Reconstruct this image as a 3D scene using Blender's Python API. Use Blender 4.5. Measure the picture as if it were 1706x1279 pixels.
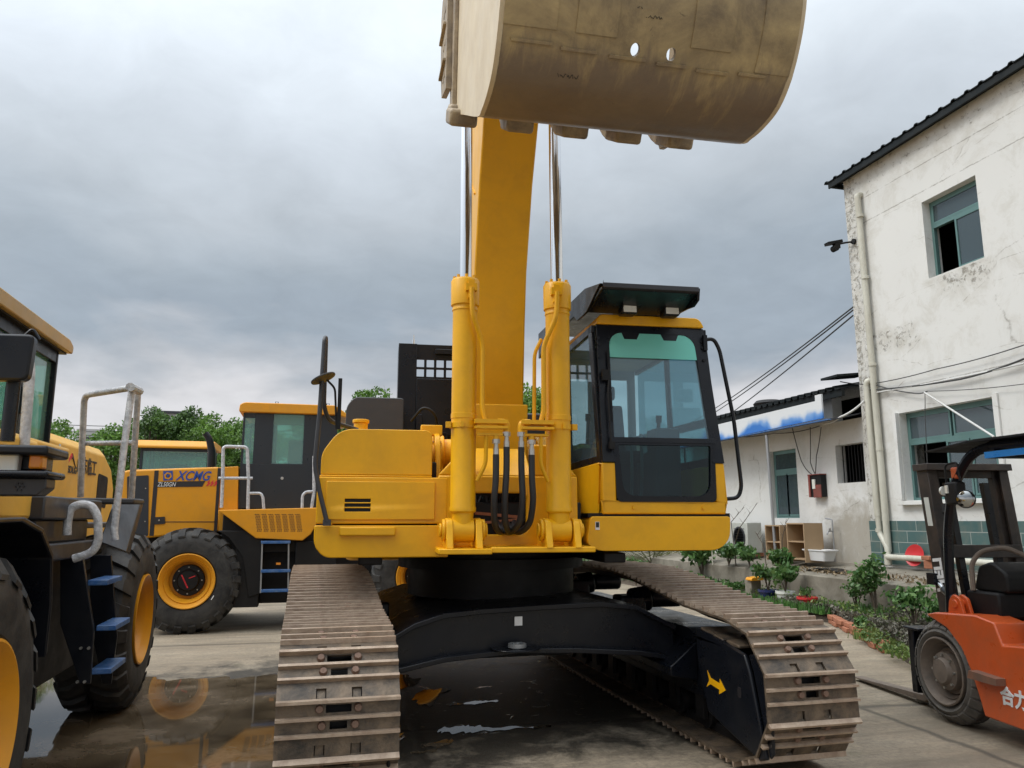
import bpy, math, random
import numpy as np
from mathutils import Vector, Matrix
random.seed(7)
for o in list(bpy.data.objects): bpy.data.objects.remove(o)
SC = bpy.context.scene
COL = SC.collection
R = math.radians
# ------------------------------------------------ camera, sky, sun, exposure
H = 1.5; TH = R(14.6); PT = R(10.0); FPX = 1281.0
cam = bpy.data.cameras.new('camera'); camo = bpy.data.objects.new('camera', cam); COL.objects.link(camo)
cam.sensor_width = 36; cam.lens = FPX / 1706 * 36; cam.clip_end = 2000; cam.clip_start = 0.05
camo.location = (0, 0, H); camo.rotation_euler = (R(90) + PT, 0, -TH); SC.camera = camo
SC.view_settings.view_transform = 'Standard'; SC.view_settings.look = 'None'
SC.view_settings.exposure = 0.3; SC.view_settings.gamma = 1
SUN_EL, SUN_AZ = R(50), R(-92)        # azimuth from +Y towards +X
W = bpy.data.worlds.new('World'); SC.world = W; W.use_nodes = True
nt = W.node_tree; nt.nodes.clear()
class NT:
    def __init__(s, t): s.t = t
    def n(s, typ, **k):
        x = s.t.nodes.new(typ)
        for a, b in k.items():
            if a.startswith('i_'):
                key = a[2:]; key = int(key) if key.isdigit() else key.replace('_', ' ')
                x.inputs[key].default_value = b
            else: setattr(x, a, b)
        return x
    def l(s, a, b): s.t.links.new(a, b)
    def math(s, op, a, b=None, c=None, clamp=False):
        x = s.t.nodes.new('ShaderNodeMath'); x.operation = op; x.use_clamp = clamp
        for i, v in enumerate((a, b, c)):
            if v is None: continue
            if isinstance(v, (int, float)): x.inputs[i].default_value = v
            else: s.l(v, x.inputs[i])
        return x.outputs[0]
    def ramp(s, fac, pts, interp='LINEAR'):
        x = s.t.nodes.new('ShaderNodeValToRGB'); x.color_ramp.interpolation = interp
        e = x.color_ramp.elements
        while len(e) < len(pts): e.new(0.5)
        for i, (p, c) in enumerate(pts):
            e[i].position = p
            e[i].color = (c, c, c, 1) if isinstance(c, (int, float)) else (*c, 1)
        if fac is not None: s.l(fac, x.inputs[0])
        return x.outputs[0]
    def mix(s, fac, a, b, blend='MIX'):
        x = s.t.nodes.new('ShaderNodeMix'); x.data_type = 'RGBA'; x.blend_type = blend
        for sock, v in ((x.inputs[0], fac), (x.inputs[6], a), (x.inputs[7], b)):
            if isinstance(v, (int, float)): sock.default_value = v
            elif isinstance(v, tuple): sock.default_value = (*v, 1) if len(v) == 3 else v
            else: s.l(v, sock)
        return x.outputs[2]
    def noise(s, vec, scale, detail=4, rough=0.5, dist=0.0):
        x = s.n('ShaderNodeTexNoise'); x.inputs['Scale'].default_value = scale; x.inputs['Detail'].default_value = detail
        x.inputs['Roughness'].default_value = rough; x.inputs['Distortion'].default_value = dist
        if vec is not None: s.l(vec, x.inputs['Vector'])
        return x.outputs[0]
w = NT(nt)
tc = w.n('ShaderNodeTexCoord'); sep = w.n('ShaderNodeSeparateXYZ'); w.l(tc.outputs['Generated'], sep.inputs[0])
zc = w.math('MAXIMUM', sep.outputs[2], 0.0)
zz = w.math('ADD', zc, 0.22)
comb = w.n('ShaderNodeCombineXYZ'); w.l(w.math('DIVIDE', sep.outputs[0], zz), comb.inputs[0]); w.l(w.math('DIVIDE', sep.outputs[1], zz), comb.inputs[1])
n1 = w.noise(comb.outputs[0], 1.15, 5, 0.5, 0.25)
n2 = w.noise(comb.outputs[0], 3.1, 5, 0.55, 0.1)
# elevation bands of the overcast: bright at the horizon, a slate band above it, pale again higher up
wob = w.math('ADD', w.math('MULTIPLY', w.math('SUBTRACT', n1, 0.5), 0.34), w.math('MULTIPLY', w.math('SUBTRACT', n2, 0.5), 0.05))
el = w.math('ADD', zc, wob)
band = w.ramp(el, [(0.0, (0.63, 0.63, 0.645)), (0.145, (0.60, 0.60, 0.62)), (0.19, (0.42, 0.445, 0.48)), (0.235, (0.295, 0.345, 0.40)), (0.29, (0.32, 0.37, 0.42)), (0.37, (0.43, 0.475, 0.52)), (0.47, (0.53, 0.58, 0.635)), (0.57, (0.66, 0.72, 0.775)), (1.0, (0.80, 0.84, 0.88))])
wisps = w.ramp(w.noise(comb.outputs[0], 5.5, 6, 0.6, 0.4), [(0.3, 0.94), (0.7, 1.07)])
cloud = w.mix(1.0, band, wisps, 'MULTIPLY')
# thick overcast: the zenith and the side of the hidden sun are brighter
zen = w.math('MULTIPLY_ADD', w.math('POWER', zc, 5.0), 1.6, 1.0)
dotn = w.n('ShaderNodeVectorMath', operation='DOT_PRODUCT'); w.l(tc.outputs['Generated'], dotn.inputs[0])
dotn.inputs[1].default_value = (math.sin(SUN_AZ) * math.cos(SUN_EL), math.cos(SUN_AZ) * math.cos(SUN_EL), math.sin(SUN_EL))
glow = w.math('MULTIPLY_ADD', w.math('POWER', w.math('MAXIMUM', dotn.outputs['Value'], 0.0), 3.0), 0.9, 1.0)
back = w.math('SUBTRACT', 1.0, w.math('MULTIPLY', w.math('MAXIMUM', w.math('MULTIPLY', sep.outputs[1], -1.0), 0.0), 0.10))
gain = w.math('MULTIPLY', w.math('MULTIPLY', zen, glow), back)
vm = w.n('ShaderNodeVectorMath', operation='SCALE'); w.l(cloud, vm.inputs[0]); w.l(w.math('MULTIPLY', gain, 10.0), vm.inputs['Scale'])
sky = w.n('ShaderNodeTexSky', sky_type='NISHITA', sun_disc=False, sun_elevation=SUN_EL, sun_rotation=SUN_AZ, air_density=1.0, dust_density=4.0)
bg = w.n('ShaderNodeBackground'); bg.inputs[1].default_value = 0.1
w.l(w.mix(0.95, sky.outputs[0], vm.outputs[0]), bg.inputs[0])
wo = w.n('ShaderNodeOutputWorld'); w.l(bg.outputs[0], wo.inputs[0])
sl = bpy.data.lights.new('sun', 'SUN'); sl.energy = 1.1; sl.angle = R(18); sl.color = (1, 0.96, 0.9)
so = bpy.data.objects.new('sun', sl); COL.objects.link(so)
sd = Vector((math.sin(SUN_AZ) * math.cos(SUN_EL), math.cos(SUN_AZ) * math.cos(SUN_EL), math.sin(SUN_EL)))
so.rotation_euler = sd.to_track_quat('Z', 'Y').to_euler()
SC.cycles.max_bounces = 8; SC.cycles.transparent_max_bounces = 16
try: SC.cycles.use_denoising = True
except Exception: pass
# ------------------------------------------------ measuring helpers (a point of known depth -> world)
def ray(x, y):
    u = (x - 853.) / FPX; v = (640. - y) / FPX
    return Vector((u * math.cos(TH) + (math.cos(PT) - v * math.sin(PT)) * math.sin(TH),
                   -u * math.sin(TH) + (math.cos(PT) - v * math.sin(PT)) * math.cos(TH), math.sin(PT) + v * math.cos(PT)))
def P(x, y, X=None, Y=None, Z=None):
    d = ray(x, y)
    k = X / d[0] if X is not None else Y / d[1] if Y is not None else (Z - H) / d[2]
    return d * k + Vector((0, 0, H))
class Frame:
    def __init__(s, c, a): s.c = Vector(c); s.a = a; s.m = Matrix.Translation(s.c) @ Matrix.Rotation(a, 4, 'Z'); s.i = s.m.inverted()
    def q(s, x, y, ax, v):
        o = s.i @ Vector((0, 0, H)); d = s.i.to_3x3() @ ray(x, y); k = (v - o[ax]) / d[ax]; return o + d * k
# ------------------------------------------------ mesh builder
def rx(a): return Matrix.Rotation(a, 3, 'X')
class MB:
    def __init__(s): s.v = []; s.f = []; s.sm = []; s.mi = []; s.cm = 0
    def add(s, vs, fs, smooth=False):
        b = len(s.v); s.v += [Vector(v) for v in vs]
        for f in fs: s.f.append([b + i for i in f]); s.sm.append(smooth); s.mi.append(s.cm)
        return s
    def box(s, x0, x1, y0, y1, z0, z1):
        return s.add([(x0, y0, z0), (x1, y0, z0), (x1, y1, z0), (x0, y1, z0), (x0, y0, z1), (x1, y0, z1), (x1, y1, z1), (x0, y1, z1)],
                     [(0, 3, 2, 1), (4, 5, 6, 7), (0, 1, 5, 4), (1, 2, 6, 5), (2, 3, 7, 6), (3, 0, 4, 7)])
    def obox(s, c, size, rot=None):
        c = Vector(c); m = rot if rot else Matrix.Identity(3); h = [a / 2 for a in size]
        vs = [c + m @ Vector((i * h[0], j * h[1], k * h[2])) for k in (-1, 1) for i, j in ((-1, -1), (1, -1), (1, 1), (-1, 1))]
        return s.add(vs, [(0, 3, 2, 1), (4, 5, 6, 7), (0, 1, 5, 4), (1, 2, 6, 5), (2, 3, 7, 6), (3, 0, 4, 7)])
    def bar(s, p0, p1, w, t, up=(0, 0, 1)):
        p0 = Vector(p0); p1 = Vector(p1); d = (p1 - p0); L = d.length; d = d.normalized(); u = Vector(up)
        sx = d.cross(u)
        if sx.length < 1e-4: sx = d.cross(Vector((0, 1, 0)))
        sx.normalize(); sy = sx.cross(d)
        m = Matrix((sx, d, sy)).transposed()
        return s.obox((p0 + p1) / 2, (w, L, t), m)
    def prism(s, poly, ax, a, b, cap=True):
        # poly in the two other axes: ax 'x': (y,z); 'y': (x,z); 'z': (x,y)
        n = len(poly)
        def pt(p, t): return (t, p[0], p[1]) if ax == 'x' else (p[0], t, p[1]) if ax == 'y' else (p[0], p[1], t)
        vs = [pt(p, a) for p in poly] + [pt(p, b) for p in poly]
        fs = [(i, (i + 1) % n, n + (i + 1) % n, n + i) for i in range(n)]
        if cap: fs += [tuple(range(n - 1, -1, -1)), tuple(range(n, 2 * n))]
        return s.add(vs, fs)
    def loft(s, rings, closed=False, cap=True, smooth=True):
        n = len(rings[0]); vs = [p for r in rings for p in r]; fs = []
        m = len(rings)
        for k in range(m if closed else m - 1):
            a = k * n; b = ((k + 1) % m) * n
            for i in range(n): fs.append((a + i, a + (i + 1) % n, b + (i + 1) % n, b + i))
        s.add(vs, fs, smooth)
        if cap and not closed:
            s.add(rings[0], [tuple(range(n - 1, -1, -1))]); s.add(rings[-1], [tuple(range(n))])
        return s
    def tube(s, pts, r, seg=10, fillet=0.0, closed=False, flat=None):
        pts = [Vector(p) for p in pts]
        if fillet > 0 and len(pts) > 2:
            out = [pts[0]]
            for i in range(1, len(pts) - 1):
                a, b, c = pts[i - 1], pts[i], pts[i + 1]
                f = min(fillet, (a - b).length * .48, (c - b).length * .48)
                p = b + (a - b).normalized() * f; q = b + (c - b).normalized() * f
                for k in range(6):
                    t = k / 5; out.append(p * (1 - t) ** 2 + b * 2 * t * (1 - t) + q * t * t)
            out.append(pts[-1])
            if isinstance(r, (list, tuple)):
                r0 = r; n_ = len(out); r = [r0[0] + (r0[-1] - r0[0]) * k / (n_ - 1) for k in range(n_)]
            pts = out
        rings = []; prev = None
        for i, p in enumerate(pts):
            if closed: d = pts[(i + 1) % len(pts)] - pts[i - 1]
            else: d = (pts[min(i + 1, len(pts) - 1)] - pts[max(i - 1, 0)])
            d.normalize()
            if prev is None:
                u = d.cross(Vector((0, 0, 1)))
                if u.length < .05: u = d.cross(Vector((0, 1, 0)))
            else: u = prev - d * prev.dot(d)
            u.normalize(); prev = u; w_ = d.cross(u)
            rr = r[i] if isinstance(r, (list, tuple)) else r
            rings.append([p + u * (math.cos(2 * math.pi * k / seg) * rr) + w_ * (math.sin(2 * math.pi * k / seg) * rr) for k in range(seg)])
        return s.loft(rings, closed=closed)
    def cyl(s, p0, p1, r, r2=None, seg=24):
        p0 = Vector(p0); p1 = Vector(p1); d = (p1 - p0).normalized(); u = d.orthogonal().normalized(); v = d.cross(u)
        r2 = r if r2 is None else r2
        ra = [p0 + (u * math.cos(2 * math.pi * k / seg) + v * math.sin(2 * math.pi * k / seg)) * r for k in range(seg)]
        rb = [p1 + (u * math.cos(2 * math.pi * k / seg) + v * math.sin(2 * math.pi * k / seg)) * r2 for k in range(seg)]
        return s.loft([ra, rb])
    def lathe(s, prof, c, d, seg=48, smooth=True, closed=False, cap=True):
        # prof: (t along axis, radius)
        c = Vector(c); d = Vector(d).normalized(); u = d.orthogonal().normalized(); v = d.cross(u)
        rings = [[c + d * t + (u * math.cos(2 * math.pi * k / seg) + v * math.sin(2 * math.pi * k / seg)) * max(r, 1e-4) for k in range(seg)] for t, r in prof]
        return s.loft(rings, cap=cap and not closed, smooth=smooth, closed=closed)
    def grid(s, us, vs, skip, f, thick):
        # plate with missing cells; f(u,v)->point, thick: vector
        T = Vector(thick)
        cell = {}
        for i in range(len(us) - 1):
            for j in range(len(vs) - 1): cell[i, j] = not skip(i, j)
        for (i, j), on in cell.items():
            if not on: continue
            p = [Vector(f(us[i], vs[j])), Vector(f(us[i + 1], vs[j])), Vector(f(us[i + 1], vs[j + 1])), Vector(f(us[i], vs[j + 1]))]
            q = [a + T for a in p]
            s.add(p, [(0, 1, 2, 3)]); s.add(q, [(3, 2, 1, 0)])
            for a, b, di, dj in ((0, 1, 0, -1), (1, 2, 1, 0), (2, 3, 0, 1), (3, 0, -1, 0)):
                if not cell.get((i + di, j + dj), False): s.add([p[a], p[b], q[b], q[a]], [(0, 3, 2, 1)])
        return s
    def m(s, i): s.cm = i; return s
    def xf(s, M):
        s.v = [M @ v for v in s.v]; return s
    def build(s, name, mat, parent=None, bevel=0.0, ang=35, off=None, seg=2, weld=True):
        o0 = Vector(off) if off is not None else (Vector(parent['_o']) if parent is not None and '_o' in parent else Vector((0, 0, 0)))
        me = bpy.data.meshes.new(name)
        me.from_pydata([tuple(v - o0) for v in s.v], [], s.f)
        me.polygons.foreach_set('use_smooth', s.sm)
        me.polygons.foreach_set('material_index', s.mi)
        for mm in (mat if isinstance(mat, (list, tuple)) else [mat]): me.materials.append(mm)
        me.update()
        import bmesh
        bm = bmesh.new(); bm.from_mesh(me)
        if weld: bmesh.ops.remove_doubles(bm, verts=bm.verts, dist=1e-5)
        if len(bm.faces) < 20000: bmesh.ops.recalc_face_normals(bm, faces=bm.faces)
        bm.to_mesh(me); bm.free()
        try: me.set_sharp_from_angle(angle=R(ang))
        except Exception: pass
        o = bpy.data.objects.new(name, me); COL.objects.link(o)
        if parent is not None:
            o.parent = parent
            if '_o' in parent: o['_o'] = tuple(parent['_o'])
        if bevel:
            b = o.modifiers.new('bevel', 'BEVEL'); b.width = bevel; b.segments = seg; b.limit_method = 'ANGLE'; b.angle_limit = R(35)
        return o
def tag(o, label=None, cat=None, group=None, kind=None):
    if label: o['label'] = label
    if cat: o['category'] = cat
    if group: o['group'] = group
    if kind: o['kind'] = kind
    return o
def thing(name, label, cat, loc=(0, 0, 0), rz=0, group=None):
    o = bpy.data.objects.new(name, None); COL.objects.link(o); o.location = loc; o.rotation_euler = (0, 0, rz); o.empty_display_size = .1
    return tag(o, label, cat, group)
def single(mb, name, mat, label, cat, loc=None, group=None, **k):
    # one-mesh thing, origin at loc
    loc = Vector(loc) if loc is not None else Vector((sum(v[0] for v in mb.v) / len(mb.v), sum(v[1] for v in mb.v) / len(mb.v), min(v[2] for v in mb.v)))
    o = mb.build(name, mat, None, off=loc, **k); o.location = loc
    return tag(o, label, cat, group)
def copy_tree(o, parent=None):
    c = o.copy(); COL.objects.link(c); c.parent = parent
    for ch in list(o.children): copy_tree(ch, c)
    return c
def rpoly(pts, r, n=5):
    # rounded polygon; r may be list
    out = []
    N = len(pts)
    for i in range(N):
        a, b, c = Vector(pts[i - 1]), Vector(pts[i]), Vector(pts[(i + 1) % N])
        rr = r[i] if isinstance(r, (list, tuple)) else r
        if rr <= 0: out.append(tuple(b)); continue
        f = min(rr, (a - b).length * .49, (c - b).length * .49)
        p = b + (a - b).normalized() * f; q = b + (c - b).normalized() * f
        for k in range(n + 1):
            t = k / n; out.append(tuple(p * (1 - t) ** 2 + b * 2 * t * (1 - t) + q * t * t))
    return out
def text_mesh(txt, size, mat, name, parent, origin, xdir, up, depth=0.002, shear=0, bold=0.0, width=None):
    cu = bpy.data.curves.new('t', 'FONT'); cu.body = txt; cu.size = size; cu.extrude = depth; cu.shear = shear; cu.offset = bold
    cu.resolution_u = 4
    ob = bpy.data.objects.new('t', cu); COL.objects.link(ob)
    bpy.context.view_layer.update()
    dg = bpy.context.evaluated_depsgraph_get()
    me = bpy.data.meshes.new_from_object(ob.evaluated_get(dg))
    bpy.data.objects.remove(ob)
    xd = Vector(xdir).normalized(); u = Vector(up).normalized(); nrm = xd.cross(u)
    co = [v.co.copy() for v in me.vertices]
    w0 = max([c.x for c in co] or [1]); sx = (width / w0) if width else 1
    o0 = Vector(parent['_o']) if '_o' in parent else Vector((0, 0, 0))
    org = Vector(origin) - o0
    for v, c in zip(me.vertices, co): v.co = org + xd * c.x * sx + u * c.y + nrm * (c.z + depth)
    me.name = name; me.materials.clear(); me.materials.append(mat)
    o = bpy.data.objects.new(name, me); COL.objects.link(o); o.parent = parent
    return o
# ------------------------------------------------ materials
def mat(name, col, rough=0.5, metal=0.0, var=0.12, vscale=3.0, dirt=None, dirt_amt=0.0, dscale=2.0, bump=0.0, bscale=30.0, coat=0.0, spec=0.5, rvar=0.1, streak=0.0):
    m = bpy.data.materials.new(name); m.use_nodes = True; t = NT(m.node_tree); b = m.node_tree.nodes['Principled BSDF']
    tc = t.n('ShaderNodeTexCoord'); ob = tc.outputs['Object']
    n = t.noise(ob, vscale, 6, 0.6)
    c = t.mix(t.math('MULTIPLY', n, 1.0), tuple(x * (1 - var) for x in col), tuple(min(1, x * (1 + var)) for x in col))
    if dirt:
        if streak:
            mp = t.n('ShaderNodeMapping'); t.l(ob, mp.inputs[0]); mp.inputs['Scale'].default_value = (1, 1, streak); vec = mp.outputs[0]
        else: vec = ob
        d = t.ramp(t.noise(vec, dscale, 9, 0.68, 0.4), [(0.48 - dirt_amt * .3, 0), (0.78 - dirt_amt * .3, min(1.0, dirt_amt * 1.4))])
        c = t.mix(d, c, dirt)
    t.l(c, b.inputs['Base Color'])
    rr = t.ramp(t.noise(ob, vscale * 2.3, 6, 0.65), [(0.3, max(0.02, rough - rvar)), (0.7, min(1, rough + rvar))])
    t.l(rr, b.inputs['Roughness']); b.inputs['Metallic'].default_value = metal
    b.inputs['Specular IOR Level'].default_value = spec; b.inputs['Coat Weight'].default_value = coat; b.inputs['Coat Roughness'].default_value = 0.12
    if bump:
        bp = t.n('ShaderNodeBump'); bp.inputs['Strength'].default_value = bump; bp.inputs['Distance'].default_value = 0.01
        t.l(t.noise(ob, bscale, 8, 0.65), bp.inputs['Height']); t.l(bp.outputs[0], b.inputs['Normal'])
    return m
M = {}
M['yel'] = mat('excavator_yellow', (0.80, 0.405, 0.004), 0.42, var=0.05, vscale=1.5, dirt=(0.42, 0.21, 0.02), dirt_amt=0.2, dscale=5, spec=0.35, coat=0.1, bump=0.05, bscale=120)
M['loadyel'] = mat('loader_yellow', (0.70, 0.30, 0.012), 0.42, var=0.06, dirt=(0.36, 0.20, 0.06), dirt_amt=0.2, dscale=4, spec=0.35, coat=0.1, bump=0.05, bscale=80)
M['sdyel'] = mat('pale_loader_yellow', (0.86, 0.50, 0.085), 0.42, var=0.06, dirt=(0.40, 0.26, 0.10), dirt_amt=0.2, dscale=4, spec=0.35)
M['bucket'] = mat('bucket_paint', (0.50, 0.38, 0.19), 0.45, var=0.10, vscale=2.5, dirt=(0.11, 0.08, 0.055), dirt_amt=0.6, dscale=2.2, bump=0.15, bscale=40)
def bucket_mat():
    m = M['bucket']; t = NT(m.node_tree); b = m.node_tree.nodes['Principled BSDF']
    base = b.inputs['Base Color'].links[0].from_socket; ob = t.n('ShaderNodeTexCoord').outputs['Object']; sp = t.n('ShaderNodeSeparateXYZ'); t.l(ob, sp.inputs[0])
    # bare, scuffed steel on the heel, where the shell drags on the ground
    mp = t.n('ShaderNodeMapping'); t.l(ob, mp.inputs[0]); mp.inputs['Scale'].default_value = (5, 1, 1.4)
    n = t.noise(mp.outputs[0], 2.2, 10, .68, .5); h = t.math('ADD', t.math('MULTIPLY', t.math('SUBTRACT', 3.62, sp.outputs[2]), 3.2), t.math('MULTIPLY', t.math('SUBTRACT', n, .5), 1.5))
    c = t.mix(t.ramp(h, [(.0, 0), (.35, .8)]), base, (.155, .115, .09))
    s = t.n('ShaderNodeMapping'); t.l(ob, s.inputs[0]); s.inputs['Scale'].default_value = (7, 2, 2)
    c = t.mix(t.ramp(t.noise(s.outputs[0], 3.0, 8, .7, 1.0), [(.66, 0), (.74, .75)]), c, (.07, .052, .045))
    c = t.mix(t.ramp(t.noise(ob, 14, 8, .7, .5), [(.66, 0), (.72, .7)]), c, (.055, .04, .035))
    t.l(c, b.inputs['Base Color'])
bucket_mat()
M['buckside'] = mat('bucket_side_lit', (0.62, 0.52, 0.36), 0.5, var=0.06, vscale=3, dirt=(0.35, 0.25, 0.15), dirt_amt=0.25, dscale=5, bump=0.1, bscale=60)  # paler copy of the bucket paint, with the light on its side painted in
M['tooth'] = mat('tooth_steel', (0.42, 0.33, 0.21), 0.55, 0.2, var=0.2, dirt=(0.12, 0.09, 0.07), dirt_amt=0.5, dscale=8, bump=0.2)
M['black'] = mat('black_paint', (0.0045, 0.006, 0.010), 0.32, spec=0.32, var=0.25, dirt=(0.024, 0.023, 0.022), dirt_amt=0.22, dscale=4, bump=0.06, bscale=60)
M['dark'] = mat('dark_metal', (0.006, 0.006, 0.007), 0.55, spec=0.3, var=0.3, dirt=(0.022, 0.02, 0.018), dirt_amt=0.3)
M['grey'] = mat('grey_hood_paint', (0.032, 0.034, 0.042), 0.42, var=0.08, dirt=(0.07, 0.066, 0.06), dirt_amt=0.25, dscale=4)
M['rub'] = mat('tyre_rubber', (0.015, 0.015, 0.016), 0.62, spec=0.35, var=0.3, dirt=(0.085, 0.08, 0.072), dirt_amt=0.45, dscale=4.5, bump=0.15, bscale=40)
M['track'] = mat('track_steel', (0.038, 0.035, 0.032), 0.45, 0.3, var=0.45, vscale=9, dirt=(0.24, 0.175, 0.115), dirt_amt=0.5, dscale=7, bump=0.35, bscale=60)
M['grous'] = mat('grouser_edge', (0.46, 0.36, 0.27), 0.42, 0.25, var=0.3, vscale=12, dirt=(0.17, 0.10, 0.065), dirt_amt=0.4, dscale=11, bump=0.3, bscale=70)
M['rust'] = mat('rusty_bolt', (0.17, 0.105, 0.075), 0.7, 0.2, var=0.4, vscale=20, bump=0.3)
M['chrome'] = mat('chrome_rod', (0.80, 0.81, 0.83), 0.13, 1.0, var=0.03, rvar=0.04)
M['hose'] = mat('hydraulic_hose', (0.014, 0.015, 0.017), 0.5, var=0.2, bump=0.1, bscale=200)
M['fit'] = mat('zinc_fitting', (0.50, 0.49, 0.46), 0.35, 0.85, var=0.1)
M['wrap'] = mat('wrapped_rail', (0.66, 0.665, 0.68), 0.22, var=0.3, vscale=14, dirt=(0.26, 0.26, 0.28), dirt_amt=0.5, dscale=26, bump=1.0, bscale=45)
M['steel'] = mat('galvanised', (0.35, 0.36, 0.37), 0.45, 0.6, var=0.15)
M['blue'] = mat('blue_film', (0.012, 0.085, 0.27), 0.35, var=0.35, vscale=15, dirt=(0.25, 0.34, 0.46), dirt_amt=0.3, dscale=12, bump=0.4)
M['amber'] = mat('amber_lens', (0.75, 0.25, 0.02), 0.15, var=0.1)
M['lens'] = mat('lamp_lens', (0.72, 0.72, 0.66), 0.12, var=0.08, coat=0.5)
M['red'] = mat('red_plastic', (0.55, 0.03, 0.035), 0.4, var=0.15)
M['white'] = mat('white_sticker', (0.75, 0.75, 0.74), 0.5, var=0.05)
M['ink'] = mat('black_lettering', (0.02, 0.018, 0.02), 0.45)
M['bluelet'] = mat('blue_lettering', (0.02, 0.07, 0.33), 0.4)
M['redlet'] = mat('red_lettering', (0.6, 0.03, 0.04), 0.4)
M['seat'] = mat('seat_fabric', (0.035, 0.036, 0.04), 0.85)
M['inter'] = mat('cab_plastic', (0.085, 0.09, 0.095), 0.6)
M['trim'] = mat('pale_cab_trim', (0.26, 0.27, 0.28), 0.6)
M['orange'] = mat('forklift_orange', (0.60, 0.095, 0.018), 0.35, var=0.08, dirt=(0.26, 0.10, 0.05), dirt_amt=0.25, dscale=5, coat=0.2, bump=0.1)
M['fkrim'] = mat('dusty_rim', (0.14, 0.115, 0.095), 0.75, 0.2, var=0.3, vscale=9, dirt=(0.22, 0.17, 0.13), dirt_amt=0.5, dscale=9, bump=0.3)
M['fktyre'] = mat('dusty_tyre', (0.06, 0.055, 0.05), 0.8, var=0.25, vscale=6, dirt=(0.15, 0.135, 0.115), dirt_amt=0.6, dscale=6, bump=0.25)
M['pvc'] = mat('pvc_pipe', (0.56, 0.55, 0.47), 0.45, var=0.08, vscale=2, dirt=(0.28, 0.25, 0.18), dirt_amt=0.35, dscale=5, streak=.3)
M['wood'] = mat('pale_wood', (0.38, 0.26, 0.15), 0.65, var=0.15)
M['rope'] = mat('grey_cable', (0.05, 0.05, 0.05), 0.6)
M['wirew'] = mat('white_cable', (0.55, 0.55, 0.53), 0.5)
M['green_fr'] = mat('green_aluminium', (0.12, 0.22, 0.21), 0.4, 0.3)
M['roofsheet'] = mat('dark_roof_sheet', (0.008, 0.012, 0.014), 0.6, 0.0, spec=0.2, var=0.2, dirt=(0.028, 0.028, 0.025), dirt_amt=0.3)
M['brick'] = mat('orange_brick', (0.33, 0.13, 0.07), 0.85, var=0.3, vscale=8, bump=0.4)
M['acbox'] = mat('ac_paint', (0.45, 0.46, 0.42), 0.5, dirt=(0.25, 0.22, 0.17), dirt_amt=0.3)
M['bluepot'] = mat('blue_glaze', (0.015, 0.025, 0.10), 0.25); M['whitepot'] = mat('white_plastic', (0.60, 0.62, 0.58), 0.45)
M['soil'] = mat('soil', (0.075, 0.055, 0.038), 0.95, var=0.4, vscale=12, bump=0.8, bscale=60)
M['bark'] = mat('bark', (0.09, 0.07, 0.05), 0.9, bump=0.6)
def leafmat(name, a, b, rough=0.5):
    m = bpy.data.materials.new(name); m.use_nodes = True; t = NT(m.node_tree); bs = m.node_tree.nodes['Principled BSDF']
    g = t.n('ShaderNodeNewGeometry'); r = g.outputs['Random Per Island']
    c = t.mix(r, a, b); c = t.mix(1.0, c, t.ramp(t.noise(t.n('ShaderNodeTexCoord').outputs['Object'], 1.1, 3), [(.35, .62), (.62, 1.15)]), 'MULTIPLY'); t.l(c, bs.inputs['Base Color']); bs.inputs['Roughness'].default_value = rough
    bs.inputs['Subsurface Weight'].default_value = 0.0
    tr = t.n('ShaderNodeBsdfTranslucent'); t.l(c, tr.inputs[0]); mx = t.n('ShaderNodeMixShader'); mx.inputs[0].default_value = 0.25
    t.l(bs.outputs[0], mx.inputs[1]); t.l(tr.outputs[0], mx.inputs[2]); t.l(mx.outputs[0], m.node_tree.nodes['Material Output'].inputs[0])
    return m
M['leaf'] = leafmat('tree_leaf', (0.06, 0.14, 0.02), (0.20, 0.36, 0.06))
M['leaf2'] = leafmat('dark_tree_leaf', (0.045, 0.10, 0.025), (0.13, 0.24, 0.05))
M['shrub'] = leafmat('garden_leaf', (0.03, 0.10, 0.02), (0.14, 0.26, 0.07))
M['cover'] = leafmat('ground_cover_leaf', (0.055, 0.05, 0.035), (0.20, 0.185, 0.14))
M['coverg'] = leafmat('weed_leaf', (0.05, 0.11, 0.02), (0.20, 0.26, 0.07))
M['grass'] = leafmat('grass_blade', (0.035, 0.11, 0.02), (0.12, 0.27, 0.06))
M['palm'] = leafmat('palm_leaf', (0.06, 0.10, 0.02), (0.26, 0.27, 0.10))
M['dead'] = leafmat('dry_leaf', (0.12, 0.08, 0.04), (0.40, 0.30, 0.18))
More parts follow.
